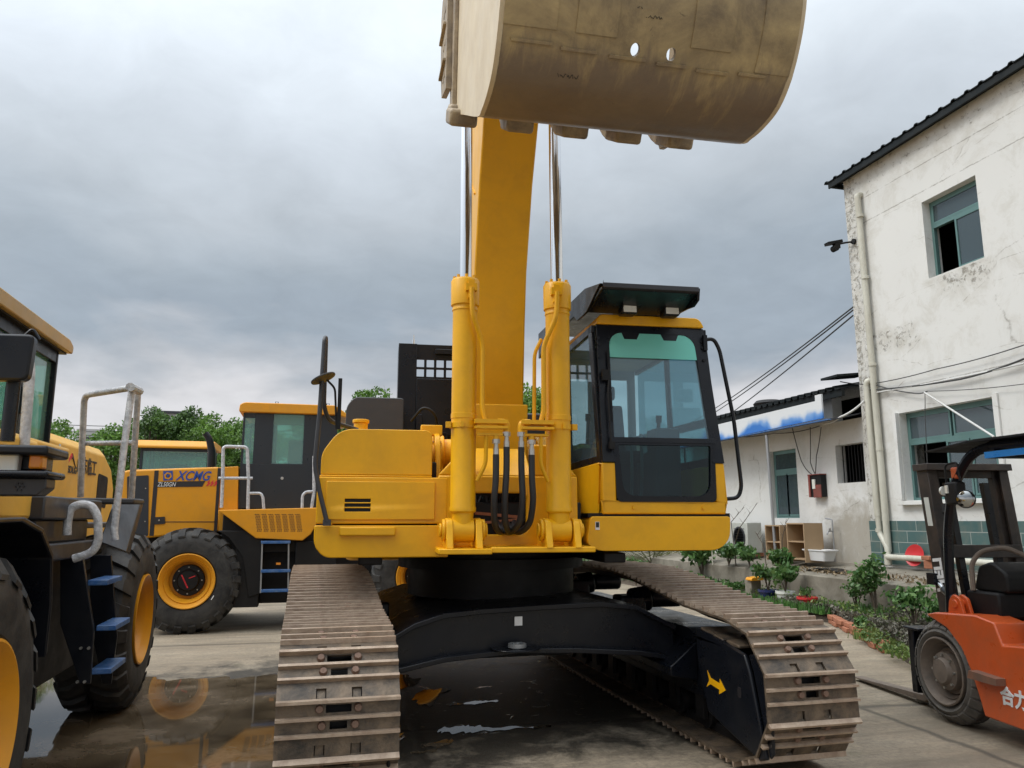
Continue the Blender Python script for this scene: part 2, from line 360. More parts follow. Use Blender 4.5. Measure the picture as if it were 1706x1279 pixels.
def glass(name, tint, refl=0.08, rough=0.02, body=0.0, bodycol=(0.1, 0.2, 0.2)):
    m = bpy.data.materials.new(name); m.use_nodes = True; t = NT(m.node_tree); m.node_tree.nodes.remove(m.node_tree.nodes['Principled BSDF'])
    tr = t.n('ShaderNodeBsdfTransparent'); tr.inputs[0].default_value = (*tint, 1)
    gl = t.n('ShaderNodeBsdfGlossy'); gl.inputs['Roughness'].default_value = rough; gl.inputs[0].default_value = (0.9, 0.95, 1, 1)
    fr = t.n('ShaderNodeLayerWeight'); fr.inputs[0].default_value = .5
    f = t.math('ADD', t.math('MULTIPLY', t.math('POWER', fr.outputs['Facing'], 5.0), .9), refl, clamp=True)
    mx = t.n('ShaderNodeMixShader'); t.l(f, mx.inputs[0]); t.l(tr.outputs[0], mx.inputs[1]); t.l(gl.outputs[0], mx.inputs[2])
    out = mx.outputs[0]
    if body:
        df = t.n('ShaderNodeBsdfDiffuse'); df.inputs[0].default_value = (*bodycol, 1)
        m2 = t.n('ShaderNodeMixShader'); m2.inputs[0].default_value = body; t.l(out, m2.inputs[1]); t.l(df.outputs[0], m2.inputs[2]); out = m2.outputs[0]
    t.l(out, m.node_tree.nodes['Material Output'].inputs[0]); return m
M['glass'] = glass('cab_glass', (0.66, 0.86, 0.90), 0.07, body=0.17, bodycol=(0.19, 0.235, 0.265))
M['glass_dk'] = glass('lower_cab_glass', (0.34, 0.52, 0.54), 0.03)
M['glass_top'] = glass('sun_band_glass', (0.25, 0.70, 0.62), 0.05, body=0.75, bodycol=(0.24, 0.72, 0.62))  # sky light through the roof is painted in as a bright teal body
M['glass_gr'] = glass('green_cab_glass', (0.62, 0.86, 0.79), 0.08, body=0.20, bodycol=(0.32, 0.56, 0.50))
M['winglass'] = glass('window_glass', (0.30, 0.40, 0.42), 0.10, body=0.35, bodycol=(0.14, 0.19, 0.21))
# ================================================= CRAWLER EXCAVATOR
UA = R(-5)
EX = thing('crawler_excavator', 'big yellow crawler excavator with raised boom and bucket, parked in the middle of the yard', 'excavator', (1.52, 6.55, 0))
def U(name, mb, mt, **k):
    o = mb.build(name, mt, EX, **k); o.rotation_euler.z = UA; return o
# ---- tracks
def track_path():
    pts = []
    fc, fr = (-2.07, .475), .415; rc, rr = (1.95, .53), .47
    for k in range(41): pts.append((rc[0] + (fc[0] - rc[0]) * k / 40, .055))
    for k in range(1, 30): a = R(-90 - 180 * k / 30); pts.append((fc[0] + fr * math.cos(a), fc[1] + fr * math.sin(a) ))
    top = [(-2.05, .888), (-1.47, .915), (-.75, 1.01), (-.2, 1.065), (.4, 1.07), (1.0, 1.06), (1.95, 1.0)]
    for (a, b) in zip(top[:-1], top[1:]):
        for k in range(12): t = k / 12; pts.append((a[0] + (b[0] - a[0]) * t, a[1] + (b[1] - a[1]) * t))
    for k in range(30): a = R(90 - 180 * k / 30); pts.append((rc[0] + rr * math.cos(a), rc[1] + rr * math.sin(a)))
    return pts
def resample(pts, n, off=0.0):
    q = pts + [pts[0]]; L = [0]
    for a, b in zip(q[:-1], q[1:]): L.append(L[-1] + math.dist(a, b))
    out = []
    for k in range(n):
        s = ((k + off) / n * L[-1]) % L[-1]
        for i in range(len(L) - 1):
            if L[i] <= s <= L[i + 1]:
                t = (s - L[i]) / max(1e-9, L[i + 1] - L[i]); out.append((q[i][0] + (q[i + 1][0] - q[i][0]) * t, q[i][1] + (q[i + 1][1] - q[i][1]) * t)); break
    return out, L[-1]
PATH = track_path(); NSH = 40
def shoe_mesh(pitch):
    b = MB(); h = pitch / 2 - .002
    us = [-.3, -.112, -.062, -.042, .042, .062, .112, .3]
    y1 = -h + .10; y2 = y1 + (h - .014 - y1) / 2
    vs = [-h, -h + .055, y1, y1 + .024, y1 + .060, y2 + .024, y2 + .060, h]
    def skip(i, j):
        if j == 0 and i in (1, 5): return True
        if j == 3 and i in (3,): return True
        if j == 5 and i in (2, 3, 4): return True
        return False
    b.grid(us, vs, skip, lambda u, v: (u, v, 0), (0, 0, -.014))
    b.m(1)
    for yy, hh, w0 in ((y1, .026, .011), (y2, .026, .011), (h - .012, .030, .012)):
        b.prism([(yy - w0, 0.0005), (yy - w0 * .6, hh), (yy + w0 * .6, hh), (yy + w0, 0.0005)], 'x', -.3, .3)
    b.m(2)
    for yy, xs in ((y1 + .043, .08), (y2 + .043, .093)):
        for sx in (-1, 1): b.cyl((sx * xs, yy, 0.0), (sx * xs, yy, .019), .022, .017, seg=8)
    b.m(0)
    for sx in (-1, 1): b.box(sx * .087 - .020, sx * .087 + .020, -h + .0, h - .05, -.07, -.0145)
    return b
def make_track(xc):
    side = 1 if xc > 0 else -1
    inn = -side        # inner side sign
    pts, L = resample(PATH, NSH, .35)
    pitch = L / NSH
    # the chain: an inner loop of dark link rails
    ch = MB()
    P2, _ = resample(PATH, 160)
    for sx in (-.10, .10):
        rings = []
        for i in range(160):
            a = P2[i - 1]; c = P2[(i + 1) % 160]; ty, tz = c[0] - a[0], c[1] - a[1]; l = math.hypot(ty, tz); n = (-tz / l, ty / l)
            p = P2[i]
            o_ = [(sx - .02, p[0] - n[0] * .03, p[1] - n[1] * .03), (sx + .02, p[0] - n[0] * .03, p[1] - n[1] * .03),
                  (sx + .02, p[0] - n[0] * .085, p[1] - n[1] * .085), (sx - .02, p[0] - n[0] * .085, p[1] - n[1] * .085)]
            rings.append(o_)
        ch.loft(rings, closed=True, smooth=False)
    tr = ch.build('track', M['dark'], EX); tr.location = (xc, 0, 0)
    if make_track.shoe is None:
        s0 = shoe_mesh(pitch).build('track_shoe', [M['track'], M['grous'], M['rust']], None); make_track.shoe = s0.data; bpy.data.objects.remove(s0)
    Q, _ = resample(PATH, NSH * 2, .35 * 2)
    for k in range(NSH):
        a = Q[(2 * k - 1) % (2 * NSH)]; c = Q[(2 * k + 1) % (2 * NSH)]; p = ((a[0] + c[0]) / 2, (a[1] + c[1]) / 2)
        o = bpy.data.objects.new('track_shoe', make_track.shoe); COL.objects.link(o); o.parent = tr
        o.location = (0, p[0], p[1]); o.rotation_euler = (math.atan2(c[1] - a[1], c[0] - a[0]), 0, 0)
    b = MB(); b.cyl((-.12, -2.07, .475), (.12, -2.07, .475), .33, seg=40); b.cyl((-.2, -2.07, .475), (.2, -2.07, .475), .09); b.build('idler', M['dark'], tr, bevel=.01)
    b = MB()
    for k in range(22):
        a = 2 * math.pi * k / 22
        b.obox((0, 1.95 + .37 * math.cos(a), .53 + .37 * math.sin(a)), (.07, .07, .07), rx(a))
    b.cyl((-.04, 1.95, .53), (.04, 1.95, .53), .36, seg=44); b.cyl((-.25, 1.95, .53), (.2, 1.95, .53), .2, seg=24); b.build('sprocket', M['dark'], tr)
    for k in range(8):
        b = MB(); y = -1.45 + k * .41; b.lathe([(-.15, .10), (-.11, .10), (-.11, .085), (-.05, .085), (-.05, .115), (.05, .115), (.05, .085), (.11, .085), (.11, .10), (.15, .10)], (0, y, .19), (1, 0, 0), 20)
        b.box(-.19, -.16, y - .06, y + .06, .16, .31); b.box(.16, .19, y - .06, y + .06, .16, .31); b.build('track_roller', M['dark'], tr)
    for y, z in ((-.55, .87), (.75, .90)):
        b = MB(); b.cyl((-.14, y, z), (.14, y, z), .075, seg=16); b.cyl((inn * .14, y, z), (inn * .30, y, z - .02), .10, seg=16)
        b.box(min(inn * .2, inn * .42), max(inn * .2, inn * .42), y - .10, y + .10, z - .22, z + .03); b.build('carrier_roller', M['black'], tr, bevel=.02)
    # track frame: side beam, wings and the yoke plate at the idler
    b = MB(); b.prism(rpoly([(-1.6, .30), (-1.6, .66), (-1.3, .74), (1.5, .74), (1.6, .6), (1.6, .3)], .04), 'x', -.19, .19)
    b.prism([(.0, .0)] * 0 + [(inn * .19, .66), (inn * .40, .50), (inn * .40, .44), (inn * .19, .40)], 'y', -1.45, 1.4)
    b.build('track_frame', M['black'], tr, bevel=.008)
    yk = [(-1.62, .78), (-1.62, .60), (-1.74, .27), (-2.33, .13), (-2.40, .155), (-2.27, .60), (-2.22, .70), (-2.02, .735)]
    xi = inn * .285; b = MB(); b.prism(yk, 'x', min(xi, xi - inn * .03), max(xi, xi - inn * .03))
    yk2 = [(-2.225, .70), (-2.275, .60), (-2.40, .155), (-2.44, .19), (-2.44, .56), (-2.40, .66), (-2.30, .715)]
    xj = inn * .262; b.prism(yk2, 'x', min(xj, xj - inn * .02), max(xj, xj - inn * .02))
    b.prism([(-1.62, .735), (-2.02, .735), (-2.02, .70), (-1.62, .70)], 'x', min(xi, inn * .02), max(xi, inn * .02))
    o = b.build('yoke_plate', M['black'], tr, bevel=.012)
    b = MB()
    for (ya, yb, za, zb) in ((-1.66, -1.78, .79, .74), (-1.82, -1.95, .77, .73), (-1.99, -2.14, .755, .72)):
        b.prism([(ya, za), (yb, zb + .02), (yb, zb), (ya, za - .03)], 'x', min(inn * .27, inn * .02), max(inn * .27, inn * .02))
    b.build('idler_guard', M['track'], tr, bevel=.006)
    b = MB(); ar = [(-1.68, .0), (-1.80, .0)]
    # yellow arrow painted on the yoke plate (a thin sheet)
    A0 = [(.0, .055), (.04, .02), (.13, .02), (.13, .048), (.19, 0), (.13, -.048), (.13, -.02), (.04, -.02), (.0, -.055), (.025, 0)]
    th_ = R(-8)
    pl = [(-1.75 - (p * math.cos(th_) - q * math.sin(th_)) * 1.25, .475 + (p * math.sin(th_) + q * math.cos(th_)) * 1.0) for p, q in A0]
    xa = inn * .2853; b.prism(pl, 'x', min(xa, xa + inn * .002), max(xa, xa + inn * .002)); b.build('arrow_decal', M['yel'], tr)
    b = MB(); b.prism(rpoly([(-2.13, .44), (-2.13, .50), (-2.17, .50), (-2.17, .44)], .015), 'x', min(xa, xa + inn * .003), max(xa, xa + inn * .003)); b.build('frame_hole', M['ink'], tr)
    return tr
make_track.shoe = None
make_track(-1.335); make_track(1.335)
# ---- carbody
b = MB(); X0 = 1.52
topl = [(.48, .72), (.60, .76), (.71, .82), (.91, .88), (1.157, .90), (1.58, .916), (2.03, .925), (2.30, .897), (2.49, .80), (2.60, .745)]
botl = [(2.60, .50), (2.45, .545), (2.29, .57), (1.84, .605), (1.41, .62), (.91, .585), (.62, .53), (.48, .50)]
pl = [(x - X0, z) for x, z in topl + botl]; b.prism(pl, 'y', -1.22, 1.22)
b.prism([(x - X0, z) for x, z in topl] + [(x - X0, z - .035) for x, z in topl[::-1]], 'y', -1.262, -1.218)
bl = botl[::-1]
b.prism([(x - X0, z + .022) for x, z in bl] + [(x - X0, z - .012) for x, z in bl[::-1]], 'y', -1.31, -1.217)
b.cyl((-.12, -1.27, .635), (-.12, -1.27, .645), .17, .17, 24)
cb = b.build('carbody', M['black'], EX, bevel=.006)
b = MB(); b.lathe([(0, .034), (0, .062), (.025, .062), (.025, .034)], (-.12, -1.315, .652), (0, 0, 1), 24, closed=True); b.build('drain_cap', M['steel'], cb)
b = MB(); b.box(-.115, -.06, -1.229, -1.2225, .78, .84); b.build('sticker', M['white'], cb)
b = MB(); b.cyl((0, 0, .9), (0, 0, 1.27), .70, seg=48); b.cyl((0, 0, 1.12), (0, 0, 1.2), .78, seg=48); b.box(-.5, .5, -.5, .5, .45, .62); b.build('slewing_ring', M['dark'], EX)
# ---- upper structure (frame U, x right, -y towards the viewer)
b = MB(); b.box(-1.30, 1.40, -1.15, 2.3, 1.27, 1.42); b.box(-.62, .46, -1.30, 1.0, 1.30, 1.62); b.box(-.62, -.56, -1.2, .6, 1.4, 1.9)
for x in (-1.0, .7): b.box(x - .08, x + .08, -1.3, 1.6, 1.20, 1.27)
U('revolving_frame', b, M['dark'], bevel=.01)
# tank side
b = MB()
b.prism(rpoly([(-1.368, 1.462), (-1.368, 1.33), (-1.30, 1.252), (-.485, 1.252), (-.485, 1.462)], [.01, .10, .05, .01, .01]), 'y', -1.375, 1.9)
sk = U('side_skirt', b, M['yel'], bevel=.014, seg=3)
b = MB(); b.box(-1.205, -.84, -1.412, -1.37, 1.395, 1.452); b.build('skirt_step', M['yel'], sk, bevel=.008)
b = MB()
b.prism(rpoly([(-1.362, 1.472), (-1.362, 1.782), (-.492, 1.782), (-.492, 1.472)], .012), 'y', -1.362, -.2)
tb = U('tool_box', b, M['yel'], bevel=.016, seg=3)
# door skin with a real louvre opening
b = MB()
us = [-1.30, -1.178, -1.008, -.58]; vs = [1.50, 1.552, 1.575, 1.583, 1.606, 1.614, 1.637, 1.752]
b.grid(us, vs, lambda i, j: i == 1 and j in (1, 3, 5), lambda u, v: (u, -1.378, v), (0, .0155, 0))
b.build('door_panel', M['yel'], tb, bevel=.004)
b = MB(); b.box(-1.19, -1.0, -1.366, -1.3635, 1.54, 1.65); b.build('louvre_backing', M['dark'], tb)
b = MB(); b.box(-1.35, -.60, -1.34, .05, 1.784, 1.796)
b.prism(rpoly([(-1.345, 1.798), (-1.345, 1.94), (-1.23, 2.11), (-.60, 2.11), (-.60, 1.798)], [.01, .05, .12, .06, .01], 8), 'y', -1.33, .15)
tk = U('fuel_tank', b, M['yel'], bevel=.022, seg=3)
b = MB(); b.cyl((-1.10, -1.0, 2.10), (-1.10, -1.0, 2.19), .05); b.cyl((-1.10, -1.0, 2.19), (-1.10, -1.0, 2.215), .06); b.build('filler_neck', M['yel'], tk, bevel=.004)
# engine deck behind
b = MB(); b.box(-1.33, 1.40, .62, 2.35, 1.45, 2.1); b.box(-1.33, -.62, -.2, 2.0, 1.45, 2.05)
U('engine_bay', b, M['yel'], bevel=.02)
b = MB(); b.prism(rpoly([(-1.27, 2.24), (-1.27, 2.50), (-1.20, 2.585), (-.76, 2.585), (-.76, 2.24)], [.01, .06, .04, .03, .01]), 'y', .3, 1.5)
U('engine_hood', b, M['grey'], bevel=.02); b = MB()
b.prism(rpoly([(.30, 2.24), (.30, 2.52), (.75, 2.52), (.75, 2.24)], .03), 'y', .62, 1.6)
U('engine_hood', b, M['grey'], bevel=.02)
b = MB(); b.prism(rpoly([(-1.35, 2.3), (-1.2, 3.05), (1.2, 3.05), (1.35, 2.3)], .2), 'z', 1.05, 1.95); U('counterweight', b, M['yel'], bevel=.04)
b = MB()
us = [-.81, -.63]
while us[-1] < .30: us += [us[-1] + .072, us[-1] + .097]
vs = [2.24, 2.79, 2.862, 2.886, 2.958, 2.982, 3.054, 3.10, 3.21]
b.grid(us, vs, lambda i, j: i >= 1 and i % 2 == 1 and j in (1, 3, 5) and i < len(us) - 1, lambda u, v: (u, .82, v), (0, .012, 0))
b.box(-.81, -.63, .80, .819, 2.24, 3.21); b.box(-.81, -.79, .82, 1.2, 2.4, 3.2)
b.box(-.45, .36, .78, .8195, 3.11, 3.16); b.box(-.63, .36, .79, .8195, 2.3, 2.86)
b.box(-.63, -.57, .74, .8, 2.3, 2.5)
rg = U('rear_guard', b, M['black'], bevel=.004)
b = MB(); b.cyl((-.665, .86, 3.2), (-.665, .86, 3.26), .016); b.cyl((-.665, .86, 3.26), (-.665, .86, 3.31), .008); b.build('antenna', M['chrome'], rg)
b = MB()
for (x, y, z, r) in ((-.52, .3, 2.30, .09), (-.44, .2, 2.26, .07), (.2, .2, 2.2, .08)): b.cyl((x, y, 1.9), (x, y, z), r)
b.tube([(-.70, .1, 2.35), (-.6, .0, 2.47), (-.5, .0, 2.42), (-.45, .1, 2.25)], .012, fillet=.06)
b.box(-.66, .45, -.1, .28, 1.6, 2.12)
U('pump_housing', b, M['dark'], bevel=.01)
# ---- boom
BX = -.075; bw = .205
b = MB()
b.prism([(-.55, 1.90), (-.84, 2.36), (-.92, 3.0), (-1.0, 3.4), (-1.25, 4.0), (-1.62, 4.6), (-2.3, 5.4), (-3.0, 6.6), (-3.15, 7.2), (-2.85, 7.35), (-2.2, 6.7), (-1.3, 5.7), (-.65, 4.8), (-.30, 3.9), (-.18, 3.0), (-.1, 2.3), (-.12, 1.92)], 'x', BX - bw, BX + bw)
bo = U('boom', b, M['yel'], bevel=.012)
b = MB(); b.box(BX - bw + .02, BX - bw + .03, -.6, -.3, 2.5, 2.52)
# cover plate seam and weld beads on the belly
b.bar((BX - bw - .012, -.82, 2.42), (BX - bw - .012, -.2, 2.42), .012, .03)
b.bar((BX - bw + .005, -.842, 2.365), (BX + bw - .005, -.842, 2.365), .010, .010, (0, 1, 0))
b.bar((BX - bw - .004, -1.0, 4.02), (BX - bw - .004, -.55, 4.35), .014, .014)
b.build('weld_seam', M['yel'], bo)
b = MB()
b.prism([(-.62, 1.80), (-.80, 1.92), (-.835, 2.20), (-.848, 2.38), (-.1, 2.38), (-.05, 1.8)], 'x', BX - .215, BX + .24)
b.cyl((BX - .50, -.45, 2.02), (BX + .50, -.45, 2.02), .12); b.cyl((BX - .52, -.45, 2.02), (BX + .52, -.45, 2.02), .07)
b.build('boom_foot', M['yel'], bo, bevel=.01)
b = MB()
for s, x in ((-1, BX - .47), (1, BX + .40)):
    b.prism(rpoly([(-1.25, 1.34), (-1.02, 1.72), (-.66, 2.06), (-.45, 2.19), (-.25, 2.10), (-.1, 1.75), (.2, 1.40), (.2, 1.34)], .08), 'x', x, x + .055)
    b.cyl((x - .035, -.45, 2.02), (x + .09, -.45, 2.02), .15)
    b.cyl((x - .05, -.62, 1.72), (x + .1, -.62, 1.72), .05)
U('boom_bracket', b, M['yel'], bevel=.008)
# lug seen left of the left cylinder
b = MB(); b.cyl((-.62, -.80, 1.96), (-.50, -.80, 1.96), .13, seg=32); b.cyl((-.66, -.80, 1.96), (-.62, -.80, 1.96), .085, seg=24)
b.prism(rpoly([(-1.12, 1.62), (-1.0, 2.10), (-.80, 2.17), (-.6, 2.0), (-.5, 1.62)], .08), 'x', -.56, -.52); b.box(-.66, -.5, -.9, -.82, 2.12, 2.20)
U('pin_boss', b, M['yel'], bevel=.006)
# tower housing between the cylinder feet: sloping cover, opening, sill
b = MB()
fy = -1.36
us = [-.56, -.34, -.315, .03, .055, .42]; vs = [1.315, 1.40, 1.425, 1.655, 1.68, 1.80]
b.grid(us, vs, lambda i, j: (i == 2 and j in (1, 2, 3)) or (i in (1, 3) and j == 2), lambda u, v: (u, fy, v), (0, .05, 0))
b.prism([(-1.36, 1.80), (-1.05, 2.02), (-1.05, 1.97), (-1.31, 1.78)], 'x', -.36, .10)
b.prism([(-.56, 1.80), (-.36, 2.02), (-.30, 2.02), (-.30, 1.80)], 'y', -1.355, -1.32)
b.prism([(.42, 1.80), (.22, 2.02), (.10, 2.02), (.10, 1.80)], 'y', -1.355, -1.32)
b.box(-.36, .10, -1.02, -.98, 1.9, 2.0)
fh = U('foot_housing', b, M['yel'], bevel=.012)
b = MB(); b.box(-.33, .06, -1.2, -1.0, 1.35, 1.70)
for k in range(9):
    x = -.28 + .04 * k; b.tube([(x, -1.25, 1.42 + .03 * (k % 3)), (x + .05, -1.28, 1.50), (x - .03 * (k % 2), -1.24, 1.60), (x, -1.2, 1.66)], .013, 8, .04)
for k in range(5): b.cyl((-.25 + .07 * k, -1.3, 1.46 + .03 * (k % 2)), (-.22 + .07 * k, -1.3, 1.50 + .02 * (k % 3)), .016, seg=8)
b.build('valve_block', M['dark'], fh)
b = MB(); b.bar((-.30, -1.30, 1.545), (.04, -1.30, 1.515), .02, .02); b.bar((-.28, -1.31, 1.475), (.0, -1.31, 1.50), .018, .018); b.build('valve_pipe', M['brick'], fh)
# base flange with the lugs of the boom cylinders
b = MB(); b.box(-.575, -.235, -1.72, -1.30, 1.283, 1.318); b.box(-.235, .455, -1.68, -1.30, 1.290, 1.325)
for xc in (-.405, .245):
    for s in (-1, 1):
        x = xc + s * .095
        b.prism(rpoly([(-1.69, 1.317), (-1.655, 1.42), (-1.63, 1.50), (-1.50, 1.515), (-1.45, 1.44), (-1.33, 1.40), (-1.33, 1.317)], [0, .05, .06, .06, .05, .02, 0]), 'x', x - .022, x + .022)
        b.cyl((x + s * .022, -1.56, 1.432), (x + s * .045, -1.56, 1.432), .072, seg=28); b.cyl((x + s * .045, -1.56, 1.432), (x + s * .062, -1.56, 1.432), .045, seg=20)
bb = U('cylinder_bracket', b, M['yel'], bevel=.006)
# ---- boom cylinders
def ram(xc, s):
    b = MB(); y0, z0 = -1.56, 1.432; y1, z1 = -1.575, 3.13
    b.cyl((xc - .07, y0, z0), (xc + .07, y0, z0), .078, seg=32); b.cyl((xc, y0, z0), (xc, y0, z0 + .13), .066, .074)
    b.lathe([(0, .075), (.012, .088), (.035, .088), (.045, .0835), (.62, .0835), (.622, .087), (.655, .087), (.657, .0835), (1.36, .0835), (1.363, .088), (1.375, .088), (1.38, .085), (1.395, .085), (1.40, .096), (1.57, .098), (1.575, .095), (1.585, .090)], (xc, y0, z0 + .11), (0, y1 - y0, z1 - z0), 40)
    for k in range(8):
        a = 2 * math.pi * k / 8; b.cyl((xc + .075 * math.cos(a), y1 + .075 * math.sin(a), z1 - .01), (xc + .075 * math.cos(a), y1 + .075 * math.sin(a), z1 + .018), .011, seg=6)
    o = U('boom_cylinder', b, M['yel'])
    b = MB(); b.cyl((xc, y1, z1 - .1), (xc - s * .0, -1.53, 4.75), .043, seg=28); b.build('piston_rod', M['chrome'], o)
    b = MB(); xf = xc - s * .01
    xi = -s
    # feed pipe: from the head block down along the barrel to the clamp
    px = xc + xi * .055 * (1 if s < 0 else 1)
    b.obox((xc + xi * .03, y1 - .10, z1 - .085), (.075, .05, .05)); b.obox((xc + xi * .03, y1 - .09, z1 - .10), (.04, .06, .12))
    b.tube([(xc + xi * .03, y1 - .125, z1 - .09), (xc + xi * .035, y1 - .125, z1 - .27), (xc + xi * .115, y1 - .06, z1 - .46), (xc + xi * .115, y1 - .06, 2.22), (xc + xi * .14, y1 - .06, 2.13)], .0165, 12, .06)
    if s > 0: b.tube([(xc + xi * .115, y1 - .0, z1 - .40), (xc + xi * .165, y1 - .0, z1 - .5), (xc + xi * .17, y1, 2.13)], .013, 10, .05)
    b.build('feed_pipe', M['yel'], o)
    b = MB(); b.lathe([(0, .0935), (.035, .0935)], (xc, y0, 2.10), (0, 0, 1), 40)
    xa = xc + xi * .06; xb = xc + xi * .28
    b.box(min(xa, xb), max(xa, xb), -1.70, -1.60, 2.122, 2.150); b.box(min(xa, xb), max(xa, xb), -1.71, -1.63, 2.088, 2.104)
    b.box(min(xa, xb) + .02, max(xa, xb) - .03, -1.68, -1.62, 2.045, 2.06)
    b.obox((xc - xi * .105, -1.6, 2.118), (.035, .03, .04)); b.obox((xc - xi * .02, -1.665, 2.118), (.02, .02, .04))
    # elbow
    e = xc + xi * .275; b.tube([(e - xi * .06, -1.665, 2.135), (e, -1.665, 2.135), (e, -1.665, 2.07)], .023, 14, .03)
    e2 = xc + xi * .205; b.cyl((e2, -1.66, 2.055), (e2, -1.66, 2.02), .02)
    b.tube([(xc + xi * .14, -1.66, 2.05), (xc + xi * .14, -1.64, 1.86), (xc + xi * .085, -1.62, 1.75)], .0135, 10, .04)
    b.build('pipe_clamp', M['yel'], o, bevel=.002)
    for xx, zt, zend in ((e, 2.07, 1.45), (e2, 2.02, 1.48)):
        b = MB(); b.cyl((xx, -1.665, zt), (xx, -1.665, zt - .028), .026, seg=6); b.cyl((xx, -1.665, zt - .028), (xx, -1.665, zt - .06), .015); b.cyl((xx, -1.665, zt - .06), (xx, -1.665, zt - .11), .0195); h = b.build('hose_fitting', M['fit'], o)
        b = MB(); zb = zt - .11; q = BX - .0
        inward = (-1 if xx > BX else 1)
        b.tube([(xx, -1.665, zb + .01), (xx, -1.668, zb - .15), (xx + inward * -.012, -1.66, 1.62), (xx + inward * .0, -1.60, 1.47), (xx + inward * .05, -1.50, 1.41), (xx + inward * .10, -1.36, 1.44), (xx + inward * .12, -1.26, 1.52)], .0215, 12, .09)
        b.build('hydraulic_hose', M['hose'], h)
    return o
ram(-.410, -1); ram(.238, 1)
# ---- stick and bucket (mostly above the picture)
b = MB(); b.prism([(-2.75, 7.55), (-3.2, 7.75), (-3.55, 7.2), (-3.52, 5.6), (-3.3, 5.35), (-3.1, 5.45), (-2.95, 6.9)], 'x', BX + .0, BX + .34)
U('stick', b, M['yel'], bevel=.02)
b = MB(); b.cyl((BX + .17, -3.75, 7.3), (BX + .17, -3.8, 6.1), .07); b.cyl((BX + .17, -3.8, 6.1), (BX + .17, -3.72, 5.7), .04)
for x in (BX - .05, BX + .33): b.bar((x, -3.45, 6.1), (x, -3.78, 5.7), .12, .05, (1, 0, 0)); b.bar((x, -3.78, 5.72), (x, -3.75, 5.15), .1, .05, (1, 0, 0))
U('bucket_linkage', b, M['yel'], bevel=.01)
xl, xr = -.6, .8
prof = [(-2.16, 4.02), (-2.55, 3.80), (-3.05, 3.515), (-3.18, 3.478), (-3.32, 3.473), (-3.46, 3.498), (-3.575, 3.58), (-3.655, 3.69), (-3.71, 3.80), (-3.745, 3.92), (-3.775, 4.15), (-3.77, 4.4), (-3.70, 4.7), (-3.55, 4.95), (-3.3, 5.12)]
# smooth the shell
def cat(pts, n=4):
    out = []
    for i in range(len(pts) - 1):
        p0 = Vector(pts[max(i - 1, 0)]); p1 = Vector(pts[i]); p2 = Vector(pts[i + 1]); p3 = Vector(pts[min(i + 2, len(pts) - 1)])
        for k in range(n):
            t = k / n; out.append(tuple(.5 * ((2 * p1) + (p2 - p0) * t + (2 * p0 - 5 * p1 + 4 * p2 - p3) * t * t + (3 * p1 - p0 - 3 * p2 + p3) * t ** 3)))
    out.append(pts[-1]); return out
pf = cat(prof, 4)
cen = Vector((-2.6, 4.4))
def inner(p, d=.03):
    v = (cen - Vector(p)).normalized() * d; return (p[0] + v.x, p[1] + v.y)
b = MB()
xs = [xl, -.45, -.25, -.03 - .016, -.03 + .016, .06, .15 - .016, .15 + .016, .45, xr]
# shell with two real drain holes (8-gon cells)
N = len(pf)
hz = min(range(N), key=lambda i: abs(pf[i][1] - 3.525) + (0 if pf[i][0] < -3.4 else 9))
holes = [(-.035, 3.60), (.135, 3.60)]
HZ, HR = 3.615, .023
def at_z(z):
    for i in range(N - 1):
        p, q = pf[i], pf[i + 1]
        if p[0] < -3.4 and (p[1] - z) * (q[1] - z) <= 0 and p[1] != q[1]:
            t = (z - p[1]) / (q[1] - p[1]); return i, (p[0] + (q[0] - p[0]) * t, z)
i0, a0 = at_z(HZ - .028); i1, a1 = at_z(HZ + .028)
pf = pf[:i0 + 1] + [a0, a1] + pf[i1 + 1:]; N = len(pf); ih = i0 + 1
cen = Vector((-2.6, 4.4))
for i in range(N - 1):
    p, q = pf[i], pf[i + 1]
    for fl, (P0, Q0) in enumerate(((p, q), (inner(p), inner(q)))):
        def S(x, t): return (x, P0[0] + (Q0[0] - P0[0]) * t, P0[1] + (Q0[1] - P0[1]) * t)
        br_ = [xl, -.008, .048, .167, .223, xr]; spans = list(zip(br_[:-1], br_[1:])) if i != ih else [(br_[0], br_[1]), (br_[2], br_[3]), (br_[4], br_[5])]
        for x0, x1 in spans: b.add([S(x0, 0), S(x1, 0), S(x1, 1), S(x0, 1)], [(0, 1, 2, 3)], True)
        if i == ih:
            for hx in (.02, .195):
                sq = []; ci = []
                for k in range(16):
                    an = 2 * math.pi * k / 16; cx_, cy_ = math.cos(an), math.sin(an); m_ = max(abs(cx_), abs(cy_))
                    sq.append(S(hx + .028 * cx_ / m_, .5 + .5 * cy_ / m_)); ci.append(S(hx + HR * cx_, .5 + .5 * HR / .028 * cy_))
                b.add(sq + ci, [(k, (k + 1) % 16, 16 + (k + 1) % 16, 16 + k) for k in range(16)])
                if fl == 0: co_ = ci
                else: pass
                if fl == 0: keep = globals().setdefault('_keep', {}); keep[hx] = ci
                else:
                    oc = _keep[hx]; b.add(oc + ci, [(k, (k + 1) % 16, 16 + (k + 1) % 16, 16 + k) for k in range(16)])
for p in (pf[0], pf[-1]): b.add([(xl, *p), (xr, *p), (xr, *inner(p)), (xl, *inner(p))], [(0, 1, 2, 3)])
bk = b.build('bucket', M['bucket'], EX, ang=50); bk.rotation_euler.z = R(-3)
